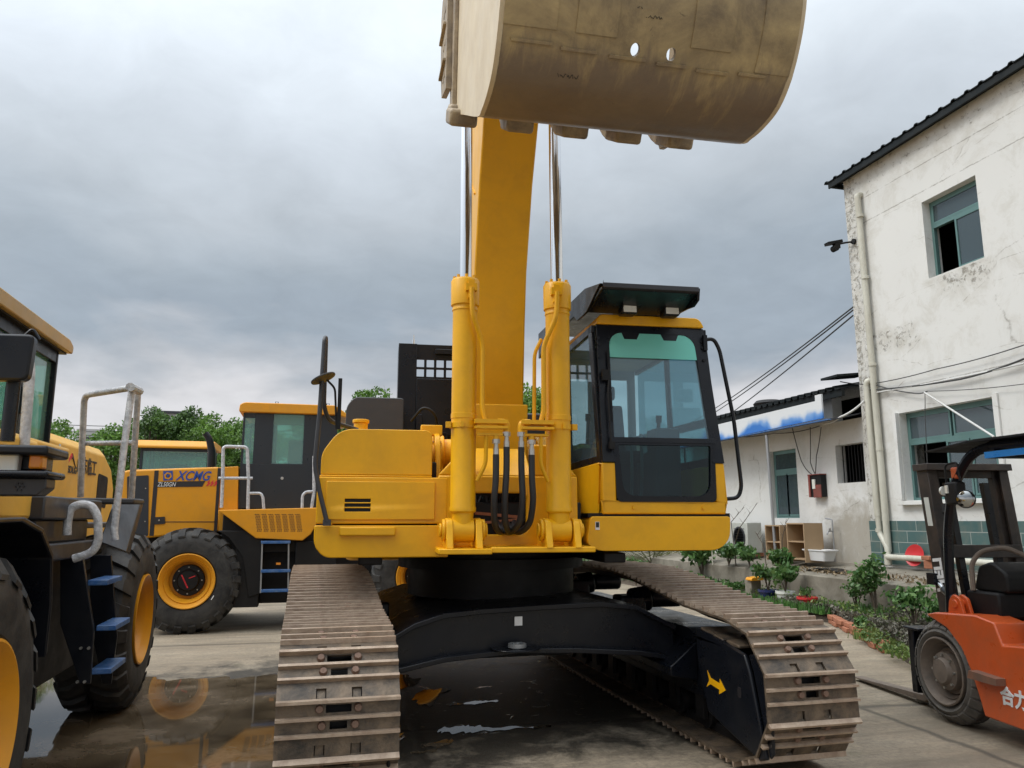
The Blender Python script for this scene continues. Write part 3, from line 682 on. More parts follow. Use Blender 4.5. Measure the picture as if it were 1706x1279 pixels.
# wear strips and heel plates on the shell
def on_shell(z, front=True):
    c = [p for p in pf if p[0] < -3.3]
    for a, d in zip(c[:-1], c[1:]):
        if (a[1] - z) * (d[1] - z) <= 0 and a[1] != d[1]:
            t = (z - a[1]) / (d[1] - a[1]); y = a[0] + (d[0] - a[0]) * t; n = Vector((-(d[1] - a[1]), d[0] - a[0])).normalized()
            if n.x > 0: n = -n
            return y, n
    return -3.6, Vector((-1, 0))
b = MB()
for k, (x0, x1, z) in enumerate([(-.56, -.37, 3.60), (-.33, -.16, 3.59), (-.10, .08, 3.585), (.13, .28, 3.58), (.33, .49, 3.575), (.54, .68, 3.58)]):
    y, n = on_shell(z); b.bar((x0, y + n.x * .006, z + n.y * .006), (x1, y + n.x * .006, z + n.y * .006), .013, .012, (0, n.x, n.y))
b.build('weld_strip', M['bucket'], bk)
b = MB()
for (x0, x1, z0, z1, d) in ((xl, -.36, 3.60, 4.9, .006), (-.27, -.08, 3.64, 4.9, .007), (.28, .48, 3.62, 4.9, .007), (.62, xr, 3.58, 4.9, .006)):
    c = [p for p in pf if p[0] < -3.4 and z0 <= p[1] <= z1]
    for a, q in zip(c[:-1], c[1:]): b.add([(x0, a[0] - d, a[1]), (x1, a[0] - d, a[1]), (x1, q[0] - d, q[1]), (x0, q[0] - d, q[1])], [(0, 1, 2, 3)], True)
    for xx in (x0, x1):
        for a, q in zip(c[:-1], c[1:]): b.add([(xx, a[0], a[1]), (xx, a[0] - d, a[1]), (xx, q[0] - d, q[1]), (xx, q[0], q[1])], [(0, 1, 2, 3)])
b.build('wear_plate', M['bucket'], bk)
side = [inner(p, 0) for p in pf] + [(-2.9, 5.2), (-2.28, 5.1), (-2.22, 4.8), (-2.10, 4.15)]
for x0 in (xl - .022, xr - .003):
    sd_ = side if x0 < 0 else side[:-4] + [(-2.9, 5.2), (-2.40, 5.1), (-2.32, 4.8), (-2.10, 4.12)]
    b = MB(); b.prism(sd_, 'x', x0, x0 + .025); b.build('side_plate', M['buckside'], bk)
b = MB()
for s, x0 in ((-1, xl - .05), (1, xr + .022)):
    b = MB(); b.prism([(-2.20, 4.05), (-2.06, 4.03), (-2.12, 5.0), (-2.25, 5.1), (-2.28, 4.95)] if s < 0 else [(-2.20, 4.05), (-2.06, 4.03), (-2.08, 4.45), (-2.22, 4.45)], 'x', x0, x0 + .028); b.build('edge_strip', M['tooth'], bk, bevel=.005)
for s, x0 in ((-1, xl - .085), (1, xr + .05)):
    b = MB(); b.prism([(-2.14, 4.20), (-1.88, 4.28), (-1.80, 4.5), (-1.78, 4.92), (-1.85, 5.02), (-2.16, 5.0)] if s < 0 else [(-2.14, 4.0), (-1.9, 4.06), (-1.84, 4.2), (-1.86, 4.40), (-2.16, 4.42)], 'x', x0, x0 + .035)
    for z in ((4.42, 4.68) if s < 0 else (4.12, 4.25)): b.box(x0 - .02 if s < 0 else x0 + .03, x0 + .005 if s < 0 else x0 + .06, -2.1, -1.85, z, z + .02)
    for z in ((4.35, 4.58, 4.82) if s < 0 else (4.15, 4.28)):
        for yy in (-2.05, -1.98): b.box(x0 - .004 if s < 0 else x0 + .034, x0 + .001 if s < 0 else x0 + .04, yy - .012, yy + .012, z - .02, z + .02)
    b.build('side_cutter', M['tooth'], bk, bevel=.012)
for k in range(5):
    x = xl + .0 + (xr - xl) * k / 4.0; wd = .085
    d = Vector((0, .855, .52)).normalized(); n = Vector((0, .52, -.855)).normalized()
    p = Vector((x, -2.30, 3.955))
    b = MB(); rot = Matrix((Vector((1, 0, 0)), d, Vector((1, 0, 0)).cross(d))).transposed()
    b.obox(p + d * .02 + n * .03, (.17, .26, .10), rot); b.obox(p + d * .14 + n * .02, (.14, .16, .12), rot)
    o = b.build('tooth_adapter', M['tooth'], bk, bevel=.02)
    b = MB(); ra = []
    for (t, hw, hh) in ((.18, .065, .06), (.30, .06, .04), (.40, .055, .012)):
        c = p + d * t + n * .02; ra.append([c + Vector((sx * hw, 0, 0)) + n * (sy * hh) for sx, sy in ((-1, -1), (1, -1), (1, 1), (-1, 1))])
    b.loft(ra, smooth=False); b.build('tooth', M['tooth'], o, bevel=.01)
b = MB()
for x in (BX - .02, BX + .36): b.prism(rpoly([(-3.75, 4.85), (-3.9, 5.25), (-3.7, 5.4), (-3.3, 5.5), (-3.1, 5.35), (-3.1, 5.0)], .08), 'x', x, x + .05)
b.build('bucket_ear', M['bucket'], bk, bevel=.01)
b = MB()
def scrib(x0, z0, n, st, seed):
    rg = random.Random(seed); b = MB(); last = None
    for i in range(n):
        z = z0 + rg.uniform(-1, 1) * st * 1.3; y, nn = on_shell(z); q = Vector((x0 + i * st, y + nn.x * .0015, z + nn.y * .0015))
        if last is not None and rg.random() > .15: b.bar(last, q, .0022, .0015, (0, nn.x, nn.y))
        last = q
    b.build('chalk_note', M['ink'], bk)
scrib(.045, 3.735, 16, .0052, 4); scrib(-.33, 3.515, 26, .0045, 9); scrib(.0, 3.76, 5, .006, 5)
# ---- cab
def F(x, z, d=0.0):
    y = -1.36 if z <= 1.98 else -1.36 + (z - 1.98) / 1.0 * .20
    return (x, y - d, z)
def rowshift(x, z):   # the cab narrows towards its roof
    t = max(0, (z - 1.9)) / 1.1
    return x + (.03 * t if x < 1.05 else -.035 * t)
def panel(mb, poly, d0, d1):
    # poly in (x,z) on the cab front, between offsets d0 (back) and d1 (front)
    n = len(poly); vs = [F(rowshift(x, z), z, d0) for x, z in poly] + [F(rowshift(x, z), z, d1) for x, z in poly]
    fs = [(i, (i + 1) % n, n + (i + 1) % n, n + i) for i in range(n)] + [tuple(range(n - 1, -1, -1)), tuple(range(n, 2 * n))]
    mb.add(vs, fs)
CL, CR = .60, 1.525
b = MB()
b.box(CL + .02, CR - .02, -1.33, .55, 1.535, 1.60)
b.box(CL, CR, -1.36, -1.29, 1.538, 1.622)                       # sill
b.box(CL, .705, -1.36, -1.29, 1.622, 1.90); b.box(1.452, CR, -1.36, -1.29, 1.622, 1.905)
b.box(CL, CL + .03, -1.29, .55, 1.538, 1.90); b.box(CR - .03, CR, -1.29, .55, 1.538, 1.90); b.box(CL, CR, .50, .55, 1.538, 2.1)
cabo = U('cab', b, M['yel'], bevel=.012, seg=3)
# skirt under cab
b = MB(); b.prism(rpoly([(.50, 1.50), (.47, 1.33), (.56, 1.285), (1.44, 1.285), (1.53, 1.36), (1.54, 1.512), (1.525, 1.522), (.52, 1.522)], [.02, .06, .05, .07, .07, .02, .01, .02]), 'y', -1.39, 1.9); U('cab_skirt', b, M['yel'], bevel=.025, seg=3)
b = MB(); b.box(.50, 1.56, -1.34, .5, 1.515, 1.545); U('cab_mount', b, M['dark'])
b = MB(); b.box(.535, .565, -1.394, -1.3905, 1.43, 1.485); o = U('warning_sticker', b, M['white'])
b = MB(); b.box(.539, .561, -1.3965, -1.3942, 1.447, 1.482); b.build('sticker_print', M['ink'], o)
# black front frame
b = MB()
panel(b, [(.605, 1.905), (.605, 2.96), (.70, 2.96), (.70, 1.905)], -.03, .006)
panel(b, [(1.435, 1.905), (1.435, 2.96), (CR, 2.96), (CR, 1.905)], -.03, .006)
panel(b, [(.70, 2.80)] + [(.70 + .10 * (1 - math.cos(a * math.pi / 12)), 2.80 + .10 * math.sin(a * math.pi / 12)) for a in range(1, 7)] + [(1.435 - .10 * (1 - math.cos(a * math.pi / 12)), 2.80 + .10 * math.sin(a * math.pi / 12)) for a in range(6, 0, -1)] + [(1.435, 2.80), (1.437, 2.962), (.698, 2.962)], -.03, .0065)
panel(b, [(.66, 2.046), (.66, 2.085), (1.47, 2.085), (1.47, 2.046)], -.02, .012)
for x0, s in ((.92 - .12, 1), (1.25 - .08, 1)): panel(b, [(x0, 2.902), (x0 + .02, 2.85), (x0 + .12, 2.85), (x0 + .145, 2.902)], -.01, .004)
ff = b.build('front_frame', M['black'], cabo, bevel=.008)
b = MB()
ro = rpoly([(.705, 1.625), (.66, 2.046), (1.46, 2.046), (1.452, 1.625)], .0); ri = rpoly([(.755, 1.665), (.725, 2.03), (1.425, 2.03), (1.405, 1.665)], [.10, .01, .01, .10], 6)
# ring frame round the lower window
oo = [(.706, 1.624), (.706, 1.90), (.66, 1.905), (.66, 2.05), (1.47, 2.05), (1.47, 1.905), (1.451, 1.90), (1.451, 1.624)]
lo = rpoly([(.706, 1.624), (.69, 2.05), (1.46, 2.05), (1.451, 1.624)], [.04, .01, .01, .04], 6)
n = len(ri); vs = [F(x, z, .008) for x, z in lo] + [F(x, z, .008) for x, z in ri] + [F(x, z, -.03) for x, z in lo] + [F(x, z, -.03) for x, z in ri]
fs = []
for i in range(n):
    j = (i + 1) % n; fs += [(i, j, n + j, n + i), (2 * n + i, 3 * n + i, 3 * n + j, 2 * n + j), (n + i, n + j, 3 * n + j, 3 * n + i), (i, 2 * n + i, 2 * n + j, j)]
b.add(vs, fs); b.build('lower_window_frame', M['black'], cabo)
b = MB(); panel(b, ri, -.012, -.008); b.build('lower_window', M['glass_dk'], cabo)
b = MB(); panel(b, rpoly([(.70, 2.085), (.70, 2.905), (1.435, 2.905), (1.435, 2.085)], [.01, .06, .06, .01]), -.012, -.008); ws = b.build('windshield', M['glass'], cabo)
b = MB(); panel(b, rpoly([(.70, 2.70), (.70, 2.905), (1.435, 2.905), (1.435, 2.70)], [.0, .02, .02, .0]), .0, .003); b.build('sun_band', M['glass_top'], ws)
# side pillars, side glass, roof
b = MB()
def sidep(x, pts, t=.03): b.prism(pts, 'x', min(x, x + t), max(x, x + t))
for x, t in ((CL, .03), (CR, -.03)):
    xx = x
    # leaning pillar at the front, middle and rear
    for (ya, yb, wdt) in ((-1.33, -1.13, .09), (-.42, -.36, .07)):
        b.prism([(ya, 1.90), (yb, 2.96), (yb + wdt, 2.96), (ya + wdt, 1.90)], 'x', min(xx, xx + t), max(xx, xx + t))
    b.box(min(xx, xx + t), max(xx, xx + t), -1.25, .5, 1.90, 1.96); b.box(min(xx, xx + t), max(xx, xx + t), -1.15, .5, 2.90, 2.96)
b.build('cab_pillar', M['black'], cabo, bevel=.006)
b = MB()
for x in (CL + .015, CR - .02):
    b = MB(); b.prism([(-1.25, 1.95), (-1.07, 2.91), (-.40, 2.91), (-.42, 1.95)], 'x', x, x + .005); b.build('side_window', M['glass'], cabo); b = MB(); b.box(x, x + .005, -.33, .44, 1.95, 2.91); b.build('side_window', M['glass'], cabo)
b = MB(); b.box(CL + .08, .98, .46, .50, 2.35, 2.92)
b = MB(); b.tube([(CL + .02, .53, 1.9), (CL + .02, .53, 2.93), (CL + .05, .3, 3.02), (CL + .07, -1.1, 3.0)], .028, 10, .1)
b.prism(rpoly([(CL + .03, 2.962), (CL + .05, 3.04), (CR - .07, 3.04), (CR - .03, 2.962)], [.02, .05, .05, .02]), 'y', -1.19, .55)
b.build('cab_roof', M['yel'], cabo, bevel=.015)
b = MB(); b.grid([CL + .03, .72, 1.02, 1.12, 1.42, CR - .03], [1.6, 2.2, 2.85, 2.96], lambda i, j: j == 1 and i in (1, 3), lambda u, v: (u, .50, v), (0, .025, 0)); b.build('rear_wall', M['trim'], cabo)
b = MB(); b.box(CL + .03, CR - .03, -1.12, .5, 2.935, 2.955); b.build('headliner', M['trim'], cabo)
# roof guard
b = MB()
b.prism([(-1.62, 3.145), (-1.20, 3.235), (.55, 3.30), (.55, 3.28), (-1.20, 3.215), (-1.62, 3.115)], 'x', .56, 1.27)
b.prism([(-1.62, 3.145), (-1.60, 3.105), (-1.22, 3.035), (-1.22, 3.055), (-1.60, 3.125)], 'x', .56, 1.27)
b.prism([(-1.61, 3.145), (-1.23, 3.035), (-.95, 3.04), (-.85, 3.10), (.35, 3.12), (.5, 3.05), (.56, 3.05), (.56, 3.30), (-1.2, 3.23)], 'x', .54, .56)
b.prism([(-1.61, 3.145), (-1.59, 3.06), (-1.5, 3.035), (-1.38, 3.05), (-1.23, 3.06), (-.95, 3.06), (-.85, 3.10), (.35, 3.12), (.5, 3.05), (.56, 3.05), (.56, 3.30), (-1.2, 3.23)], 'x', 1.272, 1.29)
gd = b.build('roof_guard', M['black'], cabo, bevel=.004)
b = MB(); b.box(.56, 1.27, -1.632, -1.622, 3.112, 3.147); b.build('guard_lip', M['grey'], gd, bevel=.003)
for x in (.84, 1.17):
    b = MB(); b.box(x - .06, x + .06, -1.36, -1.25, 3.005, 3.095); o = b.build('work_light', M['black'], cabo, bevel=.012)
    b = MB(); b.box(x - .05, x + .05, -1.366, -1.361, 3.015, 3.085); b.build('lamp_glass', M['lens'], o, bevel=.003)
# hinge brackets, wiper
b = MB(); b.tube([F(.668, 2.0, .03), F(.672, 2.4, .035), F(.70, 2.60, .03)], .007, 8, .04); b.obox(F(.665, 2.55, .03), (.05, .03, .08)); b.obox(F(.67, 2.02, .03), (.04, .03, .05)); b.bar(F(.69, 2.20, .025), F(.70, 2.75, .025), .012, .012)
b.build('wiper', M['dark'], cabo)
b = MB()
for z in (2.85, 2.80, 2.70):
    for xx in (.64, 1.465): b = MB(); b.cyl(F(xx, z, .0), F(xx, z, .014), .012, seg=8); b.build('frame_bolt', M['black'], cabo)
b = MB()
b.obox(F(1.485, 2.84, .02), (.03, .03, .12)); b.build('hinge_block', M['black'], cabo)
b = MB()
for x in (.83, 1.35): b.cyl((x, -1.355, 1.585), (x, -1.372, 1.585), .014, seg=8)
b.build('sill_bolt', M['yel'], cabo)
b = MB(); b.tube([(1.49, -1.18, 2.87), (1.57, -1.18, 2.885), (1.615, -1.18, 2.80), (1.70, -1.19, 2.25), (1.73, -1.20, 1.74), (1.70, -1.20, 1.66), (1.58, -1.2, 1.65)], .015, 12, .07); b.build('grab_handle', M['black'], cabo)
# interior
b = MB(); b.prism(rpoly([(-.35, 1.98), (-.35, 2.08), (.10, 2.12), (.18, 2.55), (.27, 2.55), (.24, 1.98)], .04), 'x', .98, 1.26); b.prism(rpoly([(.17, 2.60), (.17, 2.73), (.25, 2.73), (.26, 2.60)], .04), 'x', 1.05, 1.19); b.box(1.0, 1.24, -.25, .15, 1.6, 1.98)
b.build('operator_seat', M['seat'], cabo, bevel=.03)
b = MB(); b.box(.66, .80, -.5, .2, 1.62, 2.12); b.box(1.40, 1.47, -.55, .3, 1.62, 2.10); b.box(1.20, 1.40, -.85, -.62, 1.62, 2.22); b.box(.66, 1.46, -1.2, .4, 1.601, 1.625)
b.build('console', M['inter'], cabo, bevel=.02)
b = MB()
for x in (.98, 1.06): b.tube([(x, -.85, 1.62), (x - .02, -.95, 1.85), (x - .04, -1.0, 2.15)], .012, 8, .05)
b.obox((1.0, -.85, 1.64), (.16, .14, .04), rx(.3)); b.obox((1.18, -.85, 1.64), (.10, .14, .04), rx(.3))
b.build('travel_lever', M['steel'], cabo)
b = MB()
for x in (.73, 1.34): b.cyl((x, -.5, 2.12), (x, -.54, 2.30), .015); b.cyl((x, -.54, 2.30), (x, -.55, 2.36), .025)
b.build('joystick', M['dark'], cabo)
# ---- black handrail and mirror at the tank corner
b = MB()
b.tube([(-1.285, -1.42, 1.485), (-1.345, -1.42, 1.70), (-1.378, -1.42, 1.86), (-1.362, -1.42, 2.17), (-1.35, -1.42, 2.70), (-1.345, -1.40, 2.73), (-1.345, -1.36, 2.70), (-1.345, -1.30, 2.26), (-1.31, -1.25, 2.17), (-1.12, -1.1, 2.13)], .0155, 12, .05)
b.obox((-1.285, -1.41, 1.48), (.05, .04, .04))
hr = U('handrail', b, M['grey'])
b = MB(); b.tube([(-1.335, -1.41, 2.44), (-1.27, -1.38, 2.38), (-1.25, -1.36, 2.10)], .008, 8, .03); b.box(-1.25, -1.225, -1.375, -1.35, 2.10, 2.45); b.build('mirror_bracket', M['dark'], hr)
b = MB(); mc = Vector((-1.345, -1.46, 2.43)); ax = Vector((-.42, .1, .9)).normalized(); b.cyl(mc - ax * .006, mc + ax * .006, .085, seg=32); b.build('mirror', M['rope'], hr, bevel=.003)
# ================================================= GROUND AND SETTING
def ground_mat():
    m = bpy.data.materials.new('yard_concrete'); m.use_nodes = True; t = NT(m.node_tree); b = m.node_tree.nodes['Principled BSDF']
    tc = t.n('ShaderNodeTexCoord'); ob = tc.outputs['Object']
    mp = t.n('ShaderNodeMapping'); t.l(ob, mp.inputs[0]); mp.inputs['Scale'].default_value = (1, 2.6, 1); mp.inputs['Rotation'].default_value = (0, 0, R(8))
    big = t.noise(mp.outputs[0], .55, 7, .62, .3); mid = t.noise(mp.outputs[0], 2.6, 9, .7); fine = t.noise(ob, 26, 8, .75)
    c = t.ramp(big, [(.30, (.20, .155, .105)), (.5, (.31, .25, .175)), (.68, (.43, .36, .265))])
    c = t.mix(t.ramp(mid, [(.35, .55), (.65, 0)]), c, (.13, .115, .09))
    c = t.mix(t.ramp(fine, [(.38, .65), (.56, 0)]), c, (.15, .125, .09)); c = t.mix(t.ramp(t.noise(ob, 90, 4, .8), [(.60, 0), (.68, .6)]), c, (.42, .37, .30)); st = t.n('ShaderNodeMapping'); t.l(ob, st.inputs[0]); st.inputs['Scale'].default_value = (.35, 5, 1); st.inputs['Rotation'].default_value = (0, 0, R(-4)); c = t.mix(t.ramp(t.noise(st.outputs[0], 1.6, 8, .7, .3), [(.52, 0), (.72, .55)]), c, (.13, .10, .072))
    # slab joints
    mv = t.n('ShaderNodeMapping'); t.l(ob, mv.inputs[0]); mv.inputs['Rotation'].default_value = (0, 0, R(3)); mv.inputs['Location'].default_value = (1.3, .7, 0)
    sp = t.n('ShaderNodeSeparateXYZ'); t.l(mv.outputs[0], sp.inputs[0])
    wob = t.math('MULTIPLY', t.math('SUBTRACT', t.noise(ob, 3, 4), .5), .10)
    js = []
    for i, per in ((0, 3.6), (1, 4.4)):
        f = t.math('FRACT', t.math('DIVIDE', t.math('ADD', sp.outputs[i], wob), per)); js.append(t.math('ABSOLUTE', t.math('SUBTRACT', f, .5)))
    j = t.math('MINIMUM', js[0], js[1]); jm = t.ramp(j, [(0, 1), (.005, .8), (.012, 0)])
    c = t.mix(t.math('MULTIPLY', jm, .75), c, (.05, .043, .033))
    # damp floor by the puddle, plus the machine's shadow painted into the colour
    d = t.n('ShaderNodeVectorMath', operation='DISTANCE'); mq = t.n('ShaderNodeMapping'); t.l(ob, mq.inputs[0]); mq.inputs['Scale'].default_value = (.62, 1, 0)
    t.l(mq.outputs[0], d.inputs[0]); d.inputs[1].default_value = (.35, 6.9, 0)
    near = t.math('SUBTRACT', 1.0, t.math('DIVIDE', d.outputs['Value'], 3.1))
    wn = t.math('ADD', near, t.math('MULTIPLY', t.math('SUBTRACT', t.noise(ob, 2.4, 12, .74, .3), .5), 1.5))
    damp_shade = t.ramp(wn, [(.22, 0), (.50, 1)])
    c = t.mix(t.math('MULTIPLY', damp_shade, .93), c, (.030, .025, .018))
    wet = t.math('MULTIPLY', t.ramp(wn, [(.40, 0), (.56, 1)]), t.ramp(t.noise(ob, 5.5, 9, .7, .6), [(.60, 0), (.66, 1)]))
    moss = t.math('MULTIPLY', t.ramp(t.noise(ob, 2.1, 6, .7), [(.60, 0), (.72, .6)]), 1.0)
    c = t.mix(t.math('MULTIPLY', moss, .5), c, (.11, .12, .055))
    t.l(c, b.inputs['Base Color'])
    rg = t.math('SUBTRACT', .86, t.math('MULTIPLY', damp_shade, .22)); rg = t.math('SUBTRACT', rg, t.math('MULTIPLY', wet, .56), clamp=True)
    t.l(rg, b.inputs['Roughness'])
    bp = t.n('ShaderNodeBump'); bp.inputs['Distance'].default_value = .02
    t.l(t.math('SUBTRACT', .5, t.math('MULTIPLY', wet, .47)), bp.inputs['Strength'])
    t.l(t.math('ADD', t.math('MULTIPLY', fine, .6), t.math('ADD', t.math('MULTIPLY', mid, .5), t.math('MULTIPLY', jm, -.8))), bp.inputs['Height']); t.l(bp.outputs[0], b.inputs['Normal'])
    return m
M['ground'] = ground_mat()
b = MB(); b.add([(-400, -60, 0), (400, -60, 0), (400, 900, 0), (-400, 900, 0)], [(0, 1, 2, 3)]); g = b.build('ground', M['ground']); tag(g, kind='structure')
def puddle_mat():
    m = bpy.data.materials.new('puddle_water'); m.use_nodes = True; t = NT(m.node_tree); b = m.node_tree.nodes['Principled BSDF']
    ob = t.n('ShaderNodeTexCoord').outputs['Object']
    n = t.noise(ob, 1.3, 8, .68, .4)
    c = t.ramp(n, [(.36, (.05, .036, .022)), (.5, (.095, .07, .043)), (.64, (.19, .145, .10))])
    t.l(c, b.inputs['Base Color']); b.inputs['Roughness'].default_value = .035; b.inputs['IOR'].default_value = 1.33; b.inputs['Specular IOR Level'].default_value = .34
    bp = t.n('ShaderNodeBump'); bp.inputs['Strength'].default_value = .02; bp.inputs['Distance'].default_value = .004
    mp = t.n('ShaderNodeMapping'); t.l(ob, mp.inputs[0]); mp.inputs['Scale'].default_value = (1, 2.2, 1)
    t.l(t.noise(mp.outputs[0], 5, 3, .5), bp.inputs['Height']); t.l(bp.outputs[0], b.inputs['Normal'])
    return m
M['water'] = puddle_mat()
def blob(outline, z, amp=.12, n=14, seed=1):
    rnd = random.Random(seed); out = []
    N = len(outline)
    for i in range(N):
        p0 = Vector(outline[i - 1]); p1 = Vector(outline[i]); p2 = Vector(outline[(i + 1) % N]); p3 = Vector(outline[(i + 2) % N])
        for k in range(n):
            t = k / n; q = .5 * ((2 * p1) + (p2 - p0) * t + (2 * p0 - 5 * p1 + 4 * p2 - p3) * t * t + (3 * p1 - p0 - 3 * p2 + p3) * t ** 3)
            a = amp * (rnd.random() - .5 + .6 * math.sin(i * 2.1 + k * .9)); out.append((q.x + a * .5, q.y + a, z))
    return out
for k, (ol, am) in enumerate((([(-4.6, 8.9), (-3.0, 8.8), (-1.8, 8.45), (-.9, 8.2), (-.1, 8.25), (.55, 8.3), (.95, 7.9), (1.05, 7.5), (.75, 7.1), (.65, 6.6), (.62, 6.1), (.72, 5.8), (.6, 5.5), (.4, 5.2), (.15, 4.6), (-.3, 3.2), (-2.2, 2.8), (-5.0, 3.4), (-6.0, 6.0)], .10),
                ([(1.0, 5.88), (1.2, 5.90), (1.38, 5.82), (1.75, 5.76), (1.74, 5.73), (1.35, 5.74), (1.15, 5.72), (.98, 5.78)], .035), ([(.80, 5.50), (1.02, 5.58), (.98, 5.46), (.86, 5.42)], .04), ([(.72, 5.36), (.88, 5.37), (.86, 5.33), (.73, 5.32)], .02), ([(1.2, 6.6), (1.5, 6.65), (1.6, 6.6), (1.25, 6.55)], .03), ([(.95, 7.0), (1.1, 7.2), (1.3, 7.15), (1.15, 6.95), (1.05, 6.6), (.95, 6.7)], .05))):
    pts = blob(ol, .005, am, 12, k); b = MB(); b.add(pts, [tuple(range(len(pts)))]); o = b.build('puddle', M['water']); tag(o, kind='structure')
# ---- terrace and planting strip
M['conc'] = mat('old_concrete', (0.26, 0.235, 0.19), 0.9, var=.2, vscale=1.5, dirt=(.10, .085, .06), dirt_amt=.5, dscale=2.5, bump=.5, bscale=18)
b = MB(); b.prism([(8.0, -.2), (8.0, .60), (8.12, .625), (9.3, .80), (16, .80), (16, -.2)], 'y', -6, 34); o = b.build('terrace', M['conc'], bevel=.01); tag(o, kind='structure')
b = MB()
rb = random.Random(3); edge = [(6.05, 6.4), (6.14, 7.06), (7.03, 8.88), (7.50, 10.06), (7.45, 12), (7.3, 15), (7.2, 22)]
rows = []
for (x, y) in edge: rows.append([(x, y, .0), (x + .12, y, .10), (x + .5 * (7.99 - x), y, .13), (7.99, y, .15)])
for r0, r1 in zip(rows[:-1], rows[1:]):
    for i in range(3): b.add([r0[i], r0[i + 1], r1[i + 1], r1[i]], [(0, 1, 2, 3)], True)
o = b.build('soil_bed', M['soil']); tag(o, kind='structure')
# brick edging (individual bricks)
br0 = None
pts = [Vector((7.56, 10.2)), Vector((7.02, 8.92)), Vector((6.45, 7.75))]
k = 0
for a, c in zip(pts[:-1], pts[1:]):
    L = (c - a).length; n = int(L / .235)
    for i in range(n):
        p = a + (c - a) * ((i + .5) / n); ang = math.atan2(c.y - a.y, c.x - a.x)
        for lay in range(2):
            if rb.random() < .18 + .25 * lay: continue
            if br0 is None:
                bb_ = MB(); bb_.box(-.11, .11, -.055, .055, 0, .06); br0 = bb_.build('edging_brick', M['brick'], None, bevel=.008); o = br0
            else: o = br0.copy(); COL.objects.link(o)
            o.location = (p.x + rb.uniform(-.02, .02) - .04, p.y + rb.uniform(-.02, .02), lay * .063 + .004); o.rotation_euler = (0, 0, ang + rb.uniform(-.08, .08))
            tag(o, 'orange brick lying in the low edging along the garden bed', 'brick', 'bricks edging the garden bed')
# ---- leaves
def leafcloud(n, fpos, size, seed, up=0.3, aspect=.55):
    rg = np.random.default_rng(seed); pos = fpos(rg, n); n = len(pos)
    d = rg.normal(size=(n, 3)); d /= np.linalg.norm(d, axis=1)[:, None]
    e = rg.normal(size=(n, 3)); e[:, 2] += up; e -= d * (e * d).sum(1)[:, None]; e /= np.linalg.norm(e, axis=1)[:, None]
    s = (size * rg.uniform(.6, 1.3, n))[:, None]
    v = np.stack([pos - d * s * aspect * .5 - e * s * .1, pos - e * s * .5, pos + d * s * aspect * .5 - e * s * .1, pos + e * s * .55], 1).reshape(-1, 3)
    return v
def quads(name, v, m, parent=None, off=(0, 0, 0)):
    n = len(v) // 4; me = bpy.data.meshes.new(name); me.vertices.add(len(v)); me.vertices.foreach_set('co', (v - np.array(off)).astype(np.float32).ravel())
    me.loops.add(4 * n); me.loops.foreach_set('vertex_index', np.arange(4 * n, dtype=np.int32)); me.polygons.add(n)
    me.polygons.foreach_set('loop_start', np.arange(0, 4 * n, 4, dtype=np.int32)); me.update(calc_edges=True); me.materials.append(m)
    o = bpy.data.objects.new(name, me); COL.objects.link(o)
    if parent: o.parent = parent
    return o
def bed_pos(z0, z1, y0, y1, margin=.05, clump=None):
    ex = np.array([e[0] for e in edge]); ey = np.array([e[1] for e in edge])
    def f(rg, n):
        y = rg.uniform(y0, y1, n); x0 = np.interp(y, ey, ex); x = x0 + margin + (7.97 - x0 - margin) * rg.uniform(0, 1, n)
        h = .5 + .5 * np.sin(x * 5.1 + y * 2.3) * np.sin(y * 4.1 - x * 1.7)
        return np.stack([x, y, z0 + (z1 - z0) * rg.uniform(0, 1, n) * (.4 + .6 * h)], 1)
    return f
def blades(n, x0, x1, y0, y1, z0, h, seed):
    rg = np.random.default_rng(seed); x = rg.uniform(x0, x1, n); y = rg.uniform(y0, y1, n); hh = h * rg.uniform(.4, 1.1, n); a = rg.uniform(0, 6.28, n); lean = rg.uniform(0, .45, n) * hh; wd = .005 + .004 * rg.uniform(0, 1, n)
    c, s = np.cos(a), np.sin(a); z = np.full(n, z0)
    return np.stack([np.stack([x - c * wd, y - s * wd, z], 1), np.stack([x + c * wd, y + s * wd, z], 1), np.stack([x - s * lean + c * wd * .3, y + c * lean + s * wd * .3, z + hh], 1), np.stack([x - s * lean - c * wd * .3, y + c * lean - s * wd * .3, z + hh], 1)], 1).reshape(-1, 3)
o = quads('ground_cover', leafcloud(42000, bed_pos(.10, .28, 6.9, 13.5, .02), .05, 1), M['cover']); tag(o, kind='stuff')
o = quads('weeds', np.concatenate([leafcloud(5000, bed_pos(.08, .24, 6.4, 8.6, -.22), .055, 2), leafcloud(2500, bed_pos(.1, .40, 8.4, 13, .05), .05, 6), blades(1400, 6.5, 7.6, 6.9, 8.6, .06, .13, 7)]), M['coverg']); tag(o, kind='stuff')
o = quads('weeds', leafcloud(7000, bed_pos(.1, .45, 13.0, 21.5, .05), .09, 5), M['shrub']); tag(o, kind='stuff')
o = quads('grass', np.concatenate([blades(3200, 7.35, 7.95, 10.2, 12.9, .12, .13, 3), blades(400, 7.6, 7.98, 9.2, 10.2, .12, .2, 4)]), M['grass']); tag(o, kind='stuff')
def dead(rg, n):
    r = np.abs(rg.normal(0, .35, n)); a = rg.uniform(0, 6.28, n); return np.stack([5.25 + r * np.cos(a), 8.75 + .6 * r * np.sin(a), .01 + .14 * np.exp(-(r / .3) ** 2) * rg.uniform(0, 1, n)], 1)
o = quads('leaf_litter', leafcloud(1500, dead, .05, 8), M['dead']); tag(o, kind='stuff')
def dead2(rg, n): return np.stack([rg.uniform(8.05, 9.0, n), rg.uniform(8.4, 12.3, n), .64 + .06 * rg.uniform(0, 1, n)], 1)
